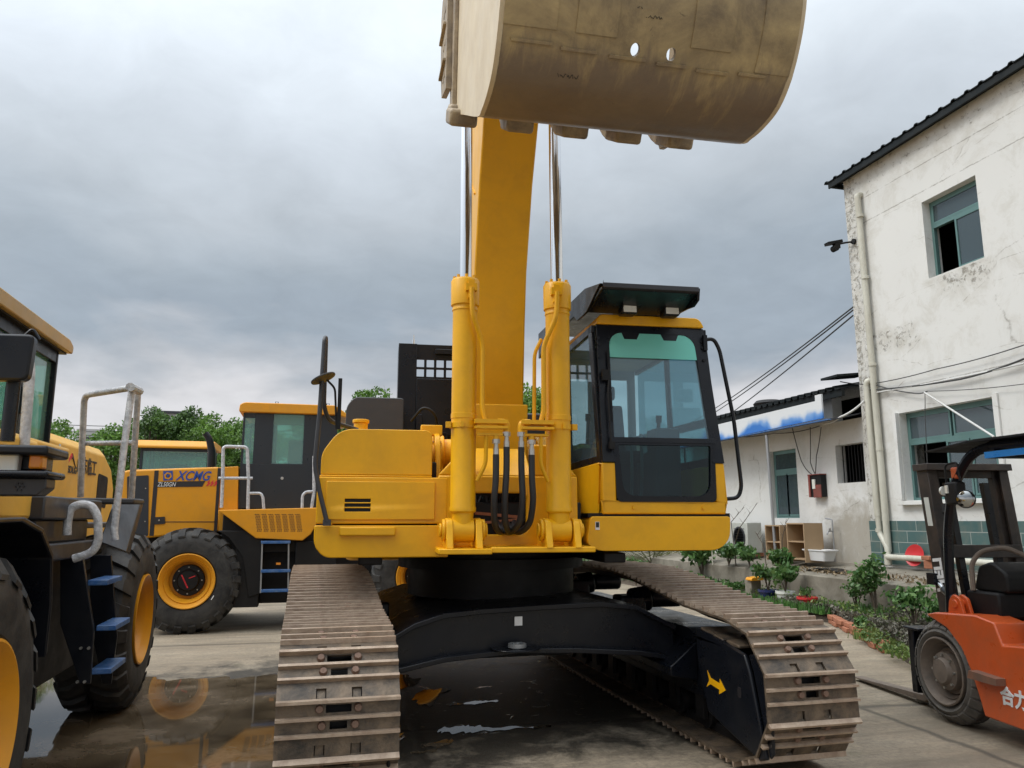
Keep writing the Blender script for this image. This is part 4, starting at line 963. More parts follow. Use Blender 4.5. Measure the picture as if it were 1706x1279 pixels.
o = quads('leaf_litter', leafcloud(1600, dead2, .05, 9), M['dead']); tag(o, kind='stuff')
def dead3(rg, n): return np.stack([rg.uniform(.6, 7.4, n), rg.uniform(3.9, 9.5, n), np.full(n, .012)], 1)
v_ = leafcloud(170, dead3, .035, 31); v_[:, 2] = .006 + (v_[:, 2] - .012) * .15 + .006
o = quads('leaf_litter', v_, M['dead']); tag(o, kind='stuff')
# ---- plants
def plant(name, label, loc, h, spread, nleaf, ls, seed, mt='shrub', stems=5, group=None, cat='plant'):
    r = thing(name, label, cat, loc, 0, group); rg = random.Random(seed); b = MB(); tips = []
    for i in range(stems):
        a = rg.uniform(0, 6.28); t = Vector((math.cos(a) * spread * rg.uniform(.2, 1), math.sin(a) * spread * rg.uniform(.2, 1), h * rg.uniform(.7, 1)))
        mid = Vector((t.x * .3, t.y * .3, t.z * .6)); b.tube([(0, 0, 0), mid, t], [.012 * h + .004, .008 * h + .003, .003], 6, .1); tips.append((mid, t))
    b.build('stem', M['bark'], r)
    def pos(g, n):
        i = g.integers(0, len(tips), n); u = g.uniform(0, 1, n)[:, None]; A = np.array([tuple(x[0]) for x in tips]); B = np.array([tuple(x[1]) for x in tips])
        return A[i] * (1 - u) + B[i] * u + g.normal(0, spread * .22, (n, 3)) * np.array([1, 1, .5])
    quads('foliage', leafcloud(nleaf, pos, ls, seed), M[mt], r); return r
def pot(name, label, loc, r0, h, mt, seed, ph=.35, nl=160, cat='flower pot'):
    b = MB(); b.lathe([(0, r0 * .72), (h * .8, r0 * .94), (h * .8, r0 * 1.06), (h, r0 * 1.06), (h, r0 * .96), (h * .85, r0 * .9)], (0, 0, 0), (0, 0, 1), 28)
    o = b.build(name, M[mt], None, off=(0, 0, 0)); o.location = loc; tag(o, label, cat)
    c = MB(); c.cyl((0, 0, h * .8), (0, 0, h * .88), r0 * .88); c.build('potting_soil', M['soil'], o)
    return o
pl_ = P(1280, 990, X=7.62); pot('flower_pot', 'dark blue glazed flower pot in the grass below the terrace wall', (pl_.x, pl_.y, .13), .16, .20, 'bluepot', 1)
plant('potted_plant', 'leafy green plant growing out of the blue glazed pot', (pl_.x, pl_.y, .30), .50, .26, 260, .10, 11)
pl_ = P(1309, 995, X=7.62); pot('flower_pot', 'white plastic bucket used as a pot beside the blue pot', (pl_.x, pl_.y, .13), .15, .22, 'whitepot', 2)
plant('potted_plant', 'broad leaved plant growing out of the white bucket', (pl_.x, pl_.y, .32), .42, .24, 200, .12, 12)
pl_ = P(1345, 1000, X=7.66); pot('flower_pot', 'red plastic flower pot with a small seedling by the grey wall', (pl_.x, pl_.y, .13), .15, .17, 'red', 3)
plant('potted_plant', 'small seedling sprouting from the red plastic pot', (pl_.x, pl_.y, .27), .16, .12, 60, .06, 13)
for i, (px, py, X, z0, h, sp, n, ls, lb) in enumerate([
    (1215, 955, 7.9, .62, .40, .35, 420, .11, 'low bushy plant on the terrace edge nearest the yellow cab skirt'),
    (1250, 955, 8.0, .62, .36, .30, 360, .11, 'low bushy plant on the terrace edge above the yellow rag'),
    (1300, 958, 8.0, .62, .34, .26, 300, .12, 'broad leaved bush hanging over the terrace edge behind the white bucket'),
    (1425, 985, 7.75, .14, .60, .20, 330, .06, 'thin feathery bush before the grey terrace wall'),
    (1458, 985, 7.7, .14, .85, .26, 600, .08, 'tall leafy tomato like plant with a stake beside the terrace wall'),
    (1520, 1000, 7.4, .14, .55, .26, 420, .08, 'leafy green bush just left of the forklift mast'),
    (1550, 1010, 7.2, .14, .42, .22, 260, .07, 'green weed clump right behind the fork carriage'),
    (1430, 1080, 6.9, .06, .22, .12, 200, .07, 'bright green fern at the foot of the orange bricks'),
    (1170, 950, 7.9, .3, .8, .45, 600, .12, 'leafy shrub under the right end of the yellow cab skirt'),
    (1060, 985, 6.9, .1, .6, .3, 400, .09, 'green shrub seen under the track between the carrier rollers')]):
    p = P(px, py, X=X); plant('garden_plant', lb, (p.x, p.y, z0), h, sp, n, ls, 20 + i)
# yellow rag/tray and grey block in the bed
p = P(1257, 972, X=7.6); b = MB(); b.prism(rpoly([(-.12, 0), (-.10, .05), (.10, .07), (.13, .01)], .02), 'y', -.1, .1)
o = b.build('plastic_tray', M['loadyel'], None, off=(0, 0, 0)); o.location = (p.x, p.y, .45); tag(o, 'small yellow plastic tray among the plants beside the right track', 'tray')
b = MB(); b.box(-.10, .10, -.1, .1, 0, .32); o = b.build('concrete_block', M['conc'], None, off=(0, 0, 0), bevel=.01); o.location = (p.x + .03, p.y + .1, .13); tag(o, 'mossy concrete block under the yellow tray', 'block')
# palm
pc = P(1085, 930, Y=17.5); r = thing('palm', 'fan of stiff yellow green palm fronds seen under the cab skirt', 'palm', (pc.x, pc.y, .2)); rg = random.Random(5); b = MB()
for f in range(11):
    a = R(-10 + 20 * f) ; base = Vector((0, 0, .25)); dr = Vector((math.cos(a), -.35 + .3 * math.sin(f), max(.12, math.sin(a)) * .8)).normalized()
    tip = base + dr * 1.15; s_ = dr.cross(Vector((0, 1, 0))).normalized()
    b.tube([base, base + dr * .6 + Vector((0, 0, .05)), tip - Vector((0, 0, .15))], [.014, .01, .004], 6)
    for k in range(22):
        t = .2 + .8 * k / 22; c = base + dr * 1.15 * t; ll = .34 * math.sin(math.pi * min(.95, t * .8 + .1))
        for sg in (-1, 1):
            e = c + (s_ * sg * .8 + dr * .6).normalized() * ll - Vector((0, 0, .06)); w_ = Vector((0, 0, .012))
            b.add([c - w_, c + w_, e], [(0, 1, 2)])
b.build('frond', M['palm'], r); b = MB(); b.cyl((0, 0, -.2), (0, 0, .3), .09, .06, 12); b.build('trunk', M['bark'], r)
for i, (pa, pb, pc_) in enumerate([((1213, 930), (1232, 880), (1262, 838)), ((1226, 935), (1218, 870), (1240, 845)), ((1277, 928), (1270, 905), (1260, 888)), ((1302, 930), (1303, 900), (1310, 865))]):
    q = [P(*p, X=8.05) for p in (pa, pb, pc_)]; q[0].z = .6; o_ = q[0]; q = [v - o_ for v in q]; b = MB(); b.tube(q, [.012, .008, .003], 6)
    for k in range(4): s0 = q[1] + (q[2] - q[1]) * (.2 + .2 * k); b.tube([s0, s0 + Vector((0, (-1) ** k * .12, .10))], [.005, .002], 5)
    o = b.build('bare_sapling', M['bark'], None, off=(0, 0, 0)); o.location = o_
    tag(o, ('crooked bare sapling leaning right, rising highest beside the air conditioner', 'thin straight bare sapling next to the crooked one', 'short bare stick leaning left before the white wall', 'bare branch in front of the open wooden cabinet')[i], 'sapling')
# white garden stake
p = P(1188, 953, X=7.9); b = MB(); b.cyl((0, 0, 0), (0, 0, .42), .012); o = b.build('garden_stake', M['pvc'], None, off=(0, 0, 0)); o.location = (p.x, p.y, .60); tag(o, 'short pale stake standing in the bed just right of the track', 'stake')
# ---- far trees
def tree_variant(seed, h, rad, mt):
    rg = random.Random(seed); cl = []
    for i in range(34):
        t = rg.uniform(.22, 1.0); rr = rad * (1.05 - .75 * max(0, t - .35) / .65) * rg.uniform(.35, 1); a = rg.uniform(0, 6.28)
        cl.append((math.cos(a) * rr, math.sin(a) * rr, h * (.16 + .80 * t) - .3, rg.uniform(.35, .75) * rad * .5))
    cl.append((0, 0, h * .93, rad * .28)); C_ = np.array(cl)
    def pos(g, n):
        i = g.integers(0, len(C_), n); d = g.normal(size=(n, 3)); d /= np.linalg.norm(d, axis=1)[:, None]; rr = g.uniform(.55, 1.05, n)[:, None]
        return C_[i, :3] + d * rr * C_[i, 3:4] * np.array([1, 1, .8])
    r = thing('tree', 'x', 'tree', (0, 0, 0)); b = MB(); b.tube([(0, 0, 0), (.05, 0, h * .4), (0, .05, h * .85)], [.16, .11, .03], 8)
    for c in cl[:12]: b.tube([(0, 0, h * .3), (c[0] * .5, c[1] * .5, c[2] * .8), c[:3]], [.07, .04, .015], 6)
    b.build('trunk', M['bark'], r); quads('crown', leafcloud(8500, pos, .17, seed), M[mt], r); return r
variants = [tree_variant(1, 6.8, 2.1, 'leaf'), tree_variant(2, 6.4, 2.4, 'leaf'), tree_variant(3, 7.4, 1.8, 'leaf2')]
TR = [(100, 700, 36, 0, 'bushy green tree just right of the left loader cab'), (190, 712, 38, 1, 'round tree behind the wrapped railing top'), (222, 700, 41, 0, 'tree between the two tall crowns beyond the loader hoods'),
      (255, 676, 37, 2, 'pointed tree, the tallest one left of the far building roof'), (292, 700, 39, 1, 'lower bright tree in the middle of the tree row'), (322, 676, 38, 2, 'pointed dark tree above the curved exhaust pipe'),
      (352, 690, 37, 0, 'tree right behind the curved exhaust pipe'), (392, 702, 40, 1, 'tree at the left edge of the parked loader cab'), (440, 700, 39, 2, 'tree hidden mostly behind the parked loader cab'), (500, 704, 38, 0, 'tree seen through the parked loader door window'),
      (605, 650, 45, 2, 'dark treetop left of the black guard, above the grey engine hood'), (632, 647, 44, 0, 'treetop touching the black perforated guard on its left'), (560, 690, 40, 1, 'tree behind the black mirror post'),
      (880, 647, 42, 1, 'green treetop between the boom and the right cylinder'), (160, 735, 52, 1, 'small distant tree between the left cab and the railing')]
used = set()
for px, py, Y, v, lb in TR:
    top = P(px, py, Y=Y); src = variants[v]; o = src if v not in used else copy_tree(src); used.add(v)
    hh = (6.8, 6.4, 7.4)[v] * .985; s = top.z / hh; o.location = (top.x, Y, 0); o.scale = (s, s, s); o.rotation_euler = (0, 0, px * .7); tag(o, lb, 'tree', 'trees beyond the yard')
# yard wall in front of the trees and a distant block of flats
b = MB(); b.box(-40, 30, 33, 33.25, 0, 2.0); b.box(-40, 30, 32.97, 33.28, 2.0, 2.08); single(b, 'boundary_wall', mat('yard_wall', (.35, .34, .31), .85, dirt=(.15, .13, .10), dirt_amt=.4, bump=.3), 'long low grey wall closing the yard below the trees', 'wall', loc=(-5, 33, 0))
pa = P(128, 712, Y=95); pb_ = P(165, 712, Y=95)
r = thing('apartment_block', 'pale distant block of flats between the left cab and the trees', 'building', (pa.x, 95, 0)); r['_o'] = (pa.x, 95, 0)
b = MB(); b.box(pa.x, pb_.x + 1, 95, 107, 0, 11.5); b.build('wall', mat('far_plaster', (.42, .42, .42), .9), r); b = MB()
for k in range(4): b.box(pa.x + .6, pb_.x + .4, 94.9, 94.98, 1.5 + 2.6 * k, 2.8 + 2.6 * k)
b.build('window', M['grey'], r)
pa = P(268, 689, Y=80); r = thing('roof_block', 'grey flat roofed building top peeking over the trees', 'building', (pa.x, 80, 0)); r['_o'] = (pa.x, 80, 0)
b = MB(); b.box(pa.x, pa.x + 2.6, 80, 88, 0, pa.z); b.build('wall', mat('far_plaster2', (.40, .41, .42), .9), r); b = MB(); b.box(pa.x - .2, pa.x + 2.8, 79.8, 88.2, pa.z, pa.z + .25); b.build('roof', M['grey'], r)
# ================================================= BUILDINGS
def plaster(name, base, mode):
    m = bpy.data.materials.new(name); m.use_nodes = True; t = NT(m.node_tree); b = m.node_tree.nodes['Principled BSDF']
    ge = t.n('ShaderNodeNewGeometry'); ob = ge.outputs['Position']; sp = t.n('ShaderNodeSeparateXYZ'); t.l(ob, sp.inputs[0]); y, z = sp.outputs[1], sp.outputs[2]
    n1 = t.noise(ob, 2.2, 12, .78, .6); n2 = t.noise(ob, 9, 12, .82, .3); n0 = t.noise(ob, .6, 4)
    c = t.mix(n0, tuple(x * .93 for x in base), tuple(min(1, x * 1.05) for x in base))
    def band(v, a, bb): return t.ramp(v, [(0, 0), (1, 1)]) if False else t.math('SMOOTHSTEP', a, bb, v) if False else _ss(t, v, a, bb)
    if mode == 'main':
        corner = _ss(t, y, 10.1, 10.9); top = _ss(t, z, 6.55, 7.3)
        sill = t.math('MULTIPLY', t.math('MULTIPLY', _ss(t, z, 4.3, 5.0), t.math('SUBTRACT', 1, _ss(t, z, 5.08, 5.14))), t.math('MULTIPLY', _ss(t, y, 7.9, 8.4), t.math('SUBTRACT', 1, _ss(t, y, 8.9, 9.6))))
        b2 = t.math('MULTIPLY', t.math('MULTIPLY', _ss(t, z, 4.0, 4.25), t.math('SUBTRACT', 1, _ss(t, z, 4.5, 4.7))), _ss(t, y, 9.1, 9.8))
        wgt = t.math('MAXIMUM', t.math('MAXIMUM', corner, t.math('MULTIPLY', top, .75)), t.math('MAXIMUM', sill, t.math('MULTIPLY', b2, .9)))
    else:
        low = t.math('MULTIPLY', t.math('SUBTRACT', 1, _ss(t, z, 1.2, 2.3)), t.math('SUBTRACT', 1, _ss(t, y, 11.9, 12.6))); wgt = t.math('MAXIMUM', t.math('MULTIPLY', low, .62), t.math('MULTIPLY', t.math('SUBTRACT', 1, _ss(t, y, 11.1, 11.5)), .45))
    pm = t.math('ADD', t.math('MULTIPLY', n2, .75), t.math('MULTIPLY', wgt, .162)); peel = t.ramp(pm, [(.545, 0), (.575, .85)])
    stain = t.ramp(t.math('ADD', n1, t.math('MULTIPLY', wgt, .16)), [(.50, 0), (.75, .55)])
    c = t.mix(stain, c, tuple(x * s for x, s in zip(base, (.62, .58, .50))))
    if mode != 'main': c = t.mix(t.math('MULTIPLY', t.ramp(t.math('ADD', t.math('MULTIPLY', low, .5), t.math('MULTIPLY', n1, .8)), [(.55, 0), (.85, 1)]), .75), c, (.30, .265, .205))
    c = t.mix(peel, c, (.24, .22, .18))
    if mode == 'main':
        for z0_, s_ in ((6.95, .02), (6.52, .03), (3.55, .02)):
            dz = t.math('ABSOLUTE', t.math('SUBTRACT', t.math('ADD', z, t.math('MULTIPLY', t.math('SUBTRACT', n2, .5), s_ * 2)), z0_ + .0))
            c = t.mix(t.math('MULTIPLY', t.ramp(dz, [(.0, 1), (.012, 0)]), t.ramp(n1, [(.42, 0), (.52, .8)])), c, (.18, .165, .14))
    # hairline cracks
    vo = t.n('ShaderNodeTexVoronoi', feature='DISTANCE_TO_EDGE'); mp = t.n('ShaderNodeMapping'); t.l(ob, mp.inputs[0]); mp.inputs['Scale'].default_value = (1, .35, 1.3)
    dn = t.n('ShaderNodeMix'); dn.data_type = 'RGBA'; dn.inputs[0].default_value = .06; t.l(mp.outputs[0], dn.inputs[6]); nn = t.n('ShaderNodeTexNoise'); nn.inputs['Scale'].default_value = 4; t.l(ob, nn.inputs[0]); t.l(nn.outputs['Color'], dn.inputs[7]); t.l(dn.outputs[2], vo.inputs['Vector']); vo.inputs['Scale'].default_value = 1.1
    cr = t.math('MULTIPLY', t.ramp(vo.outputs[0], [(0, 1), (.006, 0)]), t.ramp(n1, [(.48, 0), (.6, .8)])); c = t.mix(cr, c, (.22, .20, .17))
    t.l(c, b.inputs['Base Color']); b.inputs['Roughness'].default_value = .88
    bp = t.n('ShaderNodeBump'); bp.inputs['Strength'].default_value = .5; bp.inputs['Distance'].default_value = .015; t.l(t.math('SUBTRACT', t.math('MULTIPLY', n2, .25), peel), bp.inputs['Height']); t.l(bp.outputs[0], b.inputs['Normal'])
    return m
def _ss(t, v, a, b_):
    x = t.n('ShaderNodeMapRange', interpolation_type='SMOOTHSTEP'); t.l(v, x.inputs[0]); x.inputs[1].default_value = a; x.inputs[2].default_value = b_; return x.outputs[0]
M['plaster'] = plaster('peeling_plaster', (.67, .67, .645), 'main'); M['plaster2'] = plaster('stained_plaster', (.68, .68, .66), 'low')
def tile_mat():
    m = bpy.data.materials.new('green_tiles'); m.use_nodes = True; t = NT(m.node_tree); b = m.node_tree.nodes['Principled BSDF']
    ge = t.n('ShaderNodeNewGeometry'); sp = t.n('ShaderNodeSeparateXYZ'); t.l(ge.outputs['Position'], sp.inputs[0]); cb = t.n('ShaderNodeCombineXYZ'); t.l(sp.outputs[1], cb.inputs[0]); t.l(t.math('SUBTRACT', sp.outputs[2], .8), cb.inputs[1])
    br = t.n('ShaderNodeTexBrick'); t.l(cb.outputs[0], br.inputs[0]); br.inputs['Color1'].default_value = (.055, .115, .115, 1); br.inputs['Color2'].default_value = (.075, .14, .135, 1); br.inputs['Mortar'].default_value = (.30, .33, .31, 1)
    br.inputs['Scale'].default_value = 1; br.inputs['Brick Width'].default_value = .40; br.inputs['Row Height'].default_value = .175; br.inputs['Mortar Size'].default_value = .006
    c = t.mix(t.ramp(t.noise(ge.outputs['Position'], 4, 8, .7), [(.45, 0), (.75, .5)]), br.outputs[0], (.20, .19, .15)); t.l(c, b.inputs['Base Color']); b.inputs['Roughness'].default_value = .3
    return m
M['tile'] = tile_mat()
BX0 = 9.0
BD = thing('white_building', 'two storey white building with peeling plaster, green tile base and dark sheet roof', 'building', (9, 11, .8)); BD['_o'] = (9, 11, .8)
b = MB(); us = [-6, 8.38, 8.45, 9.31, 10.175, 11.02]; us = [-6, 8.30, 8.40, 9.31, 10.175, 11.02]; vs = [.6, 1.48, 1.79, 3.16, 5.12, 6.35, 7.5]
def sk(i, j): return (j == 2 and i in (2, 3)) or (j == 4 and i in (1, 2))
b.grid(us, vs, sk, lambda u, v: (9.0, u, v), (.28, 0, 0)); b.box(9.28, 17, 10.74, 11.02, .6, 7.5); b.box(9.6, 17, -6, 11, 3.9, 4.1)
b.build('wall', M['plaster'], BD)
b = MB(); b.box(8.982, 8.998, -6, 11.03, .79, 1.48); b.box(8.985, 9.3, 11.022, 11.035, .79, 1.48); b.build('tile_base', M['tile'], BD)
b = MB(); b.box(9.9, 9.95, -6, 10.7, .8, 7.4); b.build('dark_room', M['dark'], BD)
def rib_roof(y0, y1, x0, x1, z0, z1, pitch=.24, hgt=.035, th=.02):
    b = MB(); prof = []; y = y0
    while y < y1 - .01: prof += [(y, 0), (y + pitch * .62, 0), (y + pitch * .72, hgt), (y + pitch * .90, hgt)]; y += pitch
    prof.append((y, 0)); full = prof + [(p, q - th) for p, q in prof[::-1]]; n = len(full)
    b.add([(x0, p, z0 + q) for p, q in full] + [(x1, p, z1 + q) for p, q in full], [(i, (i + 1) % n, n + (i + 1) % n, n + i) for i in range(n)])
    m_ = len(prof)
    for i in range(m_ - 1):
        for (xx, zz_) in ((x0, z0), (x1, z1)): b.add([(xx, prof[i][0], zz_ + prof[i][1]), (xx, prof[i + 1][0], zz_ + prof[i + 1][1]), (xx, prof[i + 1][0], zz_ + prof[i + 1][1] - th), (xx, prof[i][0], zz_ + prof[i][1] - th)], [(0, 1, 2, 3)])
    return b
rb_ = rib_roof(-6, 11.18, 8.80, 16.5, 7.50, 8.6, .24, .03, .015); rf = rb_.build('roof', M['roofsheet'], BD)
b = MB(); b.box(8.82, 8.85, -6, 11.2, 7.38, 7.48); b.box(8.85, 9.28, -6, 11.0, 7.452, 7.47); b.box(8.85, 16, 11.15, 11.19, 7.39, 7.47); b.build('eave_board', M['roofsheet'], rf)
def window(parent, y0, y1, z0, z1, panes, trans, xf=9.14, open_=None):
    b = MB(); w_ = .045
    b.box(xf, xf + .06, y0, y0 + w_, z0, z1); b.box(xf, xf + .06, y1 - w_, y1, z0, z1); b.box(xf, xf + .06, y0 + w_, y1 - w_, z0, z0 + w_); b.box(xf, xf + .06, y0 + w_, y1 - w_, z1 - w_, z1)
    if trans: b.box(xf - .01, xf + .06, y0 + w_, y1 - w_, trans - .04, trans + .03)
    f = b.build('window', M['green_fr'], parent)
    for (a, c, zb, zt) in panes:
        s = MB(); q = .03; s.box(xf - .012, xf + .02, a, a + q, zb, zt); s.box(xf - .012, xf + .02, c - q, c, zb, zt); s.box(xf - .012, xf + .02, a + q, c - q, zb, zb + q); s.box(xf - .012, xf + .02, a + q, c - q, zt - q, zt); s.build('sash', M['green_fr'], f)
        s = MB(); s.box(xf + .002, xf + .008, a + q, c - q, zb + q, zt - q); s.build('pane', M['winglass'], f)
    return f
window(BD, 8.30, 9.31, 5.12, 6.35, [(8.345, 9.265, 5.98, 6.30), (8.345, 8.86, 5.16, 5.93)], 5.96)
window(BD, 8.40, 10.175, 1.79, 3.16, [(8.45, 9.26, 2.72, 3.11), (9.30, 10.13, 2.72, 3.11), (8.55, 8.98, 1.84, 2.66), (9.0, 9.42, 1.84, 2.66)], 2.69)
b = MB(); b.box(8.90, 9.02, 8.3, 10.26, 1.72, 1.785); b.box(8.965, 8.999, 8.32, 8.40, 1.8, 3.2); b.box(8.93, 8.999, 10.18, 10.25, 1.8, 3.17); b.build('window_ledge', M['plaster'], BD, bevel=.006)
b = MB(); b.tube([(9.02, 10.60, 7.02), (8.92, 10.60, 7.02), (8.92, 10.60, 6.9), (8.92, 10.56, 1.0)], .052, 16, .06)
for z in (2.6, 4.0, 5.5, 6.6): b.cyl((8.92, 10.57, z), (8.92, 10.57, z + .05), .060)
b.build('downpipe', M['pvc'], BD)
b = MB(); b.tube([(9.0, 10.66, 3.74), (8.91, 10.70, 3.78), (8.91, 10.74, 3.70), (8.91, 10.72, 1.55)], .055, 16, .05); b.tube([(8.91, 10.72, 1.6), (8.91, 10.71, 1.28), (8.90, 10.60, 1.14), (8.90, 10.55, 1.05), (8.89, 10.54, .84)], .046, 14, .05); b.cyl((8.91, 10.72, 1.30), (8.91, 10.72, 1.36), .055)
b.build('downpipe', M['pvc'], BD)
b = MB(); b.tube([(8.86, 10.52, .92), (8.80, 9.2, .93), (8.78, 8.2, .93)], .045, 14); b.cyl((8.88, 10.54, .80), (8.88, 10.54, .97), .055); b.build('drain_pipe', M['pvc'], BD)
# surveillance lamp at the corner
b = MB(); q = P(1400, 408, X=8.82); b.tube([(8.99, q.y - .15, q.z + .02), (8.9, q.y - .05, q.z + .03), (8.75, q.y, q.z)], .018, 8); b.obox((8.70, q.y + .02, q.z + .03), (.30, .12, .05), Matrix.Rotation(-.25, 3, 'Y')); b.cyl((8.70, q.y + .05, q.z - .08), (8.70, q.y - .05, q.z - .08), .055); b.obox((8.74, q.y, q.z - .03), (.10, .08, .09)); b.cyl((8.99, q.y - .15, q.z + .02), (8.96, q.y - .15, q.z + .02), .05)
single(b, 'floodlight', M['dark'], 'small black floodlight on a bracket at the corner of the white building', 'lamp')
# cables on the wall
def cable(pts, r, mt, lb, n=14, sag=0.0, cat='cable', group=None):
    q = []
    for a, c in zip(pts[:-1], pts[1:]):
        a = Vector(a); c = Vector(c)
        for k in range(n): t = k / n; v = a + (c - a) * t; v.z -= sag * 4 * t * (1 - t); q.append(v)
    q.append(Vector(pts[-1])); b = MB(); b.tube(q, r, 6); return single(b, 'cable', M[mt], lb, cat, loc=q[0], group=group)
WX = 8.955
for pts, mt, r, lb in [(((1450, 640), (1560, 615), (1706, 575)), 'rope', .008, 'uppermost thin dark cable across the white wall'), (((1450, 650), (1600, 632), (1706, 598)), 'rope', .014, 'thick dark cable sagging across the white wall under the thin one'),
                   (((1400, 636), (1455, 640), (1520, 655), (1545, 652)), 'rope', .010, 'dark cable bundle wrapped round the two downpipes'), (((1545, 652), (1706, 640)), 'rope', .006, 'thin cable running level over the lower window'),
                   (((1541, 655), (1541, 690), (1546, 800)), 'rope', .006, 'thin black cable hanging straight down in front of the lower window'), (((1470, 940), (1473, 890), (1476, 870)), 'rope', .006, 'thin black cable beside the foot of the downpipe'),
                   (((1455, 655), (1706, 606)), 'wirew', .012, 'pale cable running just below the dark ones')]:
    cable([P(*p, X=WX - .03) for p in pts], r, mt, lb, sag=.02)
cable([P(1540, 654, X=8.9), P(1590, 686, X=8.75), P(1656, 728, X=8.4)], .014, 'wirew', 'straight white pole slanting down across the lower window', cat='pole')
cable([P(1440, 668, X=8.85), P(1400, 695, X=8.6), P(1372, 706, X=8.5)], .018, 'wirew', 'white conduit sagging from the building corner to the blue canopy', sag=.03)
for i, (a, c) in enumerate((((1421, 512), (1150, 705)), ((1421, 517), (1150, 712)), ((1421, 526), (1150, 735)))):
    cable([P(*a, X=9.0), P(*c, Y=30 + i)], .014, 'rope', ('upper overhead line from the building corner to behind the cab', 'middle overhead line from the building corner to behind the cab', 'lower overhead line from the building corner to behind the cab')[i], sag=.12, cat='power line')
for i, y in enumerate((706, 716, 722)): cable([P(60, y, Y=50), P(500, y + 1, Y=52)], .022, 'rope', ('highest of the three far power lines above the trees', 'middle one of the three far power lines above the trees', 'lowest of the three far power lines above the trees')[i], sag=.2, cat='power line')
# ---- low building
LB = thing('low_annex', 'low white annex with dark corrugated roof and a blue and white canopy', 'building', (9.05, 12, .8)); LB['_o'] = (9.05, 12, .8)
b = MB(); us = [11.022, 11.11, 11.83, 12.07, 13.0, 13.87, 19.5, 24]; vs = [.6, 1.53, 2.13, 2.80, 2.86, 3.22, 3.68]
b.grid(us, vs, lambda i, j: (i == 1 and j == 2) or (i == 4 and j in (1, 2, 3)) or (j == 5 and i < 2), lambda u, v: (9.05, u, v), (.2, 0, 0)); b.box(9.25, 14, 23.8, 24, .6, 3.4)
b.build('wall', M['plaster2'], LB)
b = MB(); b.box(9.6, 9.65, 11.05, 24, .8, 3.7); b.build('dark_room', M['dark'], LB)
window(LB, 13.0, 13.87, 1.53, 2.86, [(13.05, 13.45, 1.57, 2.40), (13.42, 13.82, 1.57, 2.40), (13.05, 13.82, 2.46, 2.82)], 2.43, xf=9.13)
b = MB()
for k in range(9): b.box(9.16, 9.17, 11.14 + .08 * k, 11.155 + .08 * k, 2.14, 2.79)
b.build('window', M['dark'], LB)
r2 = rib_roof(11.1, 24, 8.66, 13.5, 3.72, 4.6, .20, .05).build('roof', M['roofsheet'], LB)
b = MB(); b.prism([(8.6, 3.90), (8.6, 3.94), (9.3, 4.02), (9.3, 3.98)], 'y', 11.06, 11.5); b.box(8.70, 8.76, 11.1, 24, 3.58, 3.70); b.build('roof_beam', M['roofsheet'], r2)
b = MB(); b.lathe([(0, .28), (.06, .30), (.12, .24), (.14, .0)], (9.1, 13.9, 3.80), (0, 0, 1), 24); b.build('roof_vent', M['dark'], r2)
def fascia_mat():
    m = bpy.data.materials.new('printed_fascia'); m.use_nodes = True; t = NT(m.node_tree); b = m.node_tree.nodes['Principled BSDF']
    ge = t.n('ShaderNodeNewGeometry'); sp = t.n('ShaderNodeSeparateXYZ'); t.l(ge.outputs['Position'], sp.inputs[0])
    h = t.math('ADD', t.math('DIVIDE', t.math('SUBTRACT', sp.outputs[2], 3.17), .38), t.math('MULTIPLY', t.math('SUBTRACT', t.noise(ge.outputs['Position'], 1.3, 3, .5), .5), 2.2))
    c = t.ramp(h, [(.05, (.03, .16, .48)), (.25, (.16, .32, .60)), (.42, (.50, .56, .64)), (.6, (.64, .66, .67))]); t.l(c, b.inputs['Base Color']); b.inputs['Roughness'].default_value = .4
    return m
b = MB(); b.prism([(11.25, 3.20), (17, 3.16), (17, 3.50), (11.42, 3.52), (11.42, 3.62), (11.25, 3.62)], 'x', 8.40, 8.43); cn = b.build('canopy_fascia', fascia_mat(), LB)
b = MB(); b.prism([(8.34, 3.12), (8.34, 3.14), (9.05, 3.30), (9.05, 3.28)], 'y', 11.05, 17.2); b.build('canopy_sheet', M['grey'], LB)
b = MB(); b.box(8.33, 8.40, 11.03, 17.2, 3.142, 3.165); b.build('canopy_edge', M['blue'], LB)
b = MB(); b.tube([P(1277, 725, X=8.38), P(1293, 932, X=8.38)], .028, 10); single(b, 'canopy_post', M['steel'], 'thin steel post holding up the blue canopy', 'post')
b = MB(); b.cyl((8.45, 16.4, .75), (8.45, 16.4, 3.14), .02); b.bar((8.45, 16.4, 2.75), (8.45, 15.6, 2.75), .02, .02); single(b, 'canopy_post', M['dark'], 'darker canopy post beside the cab grab handle', 'post')
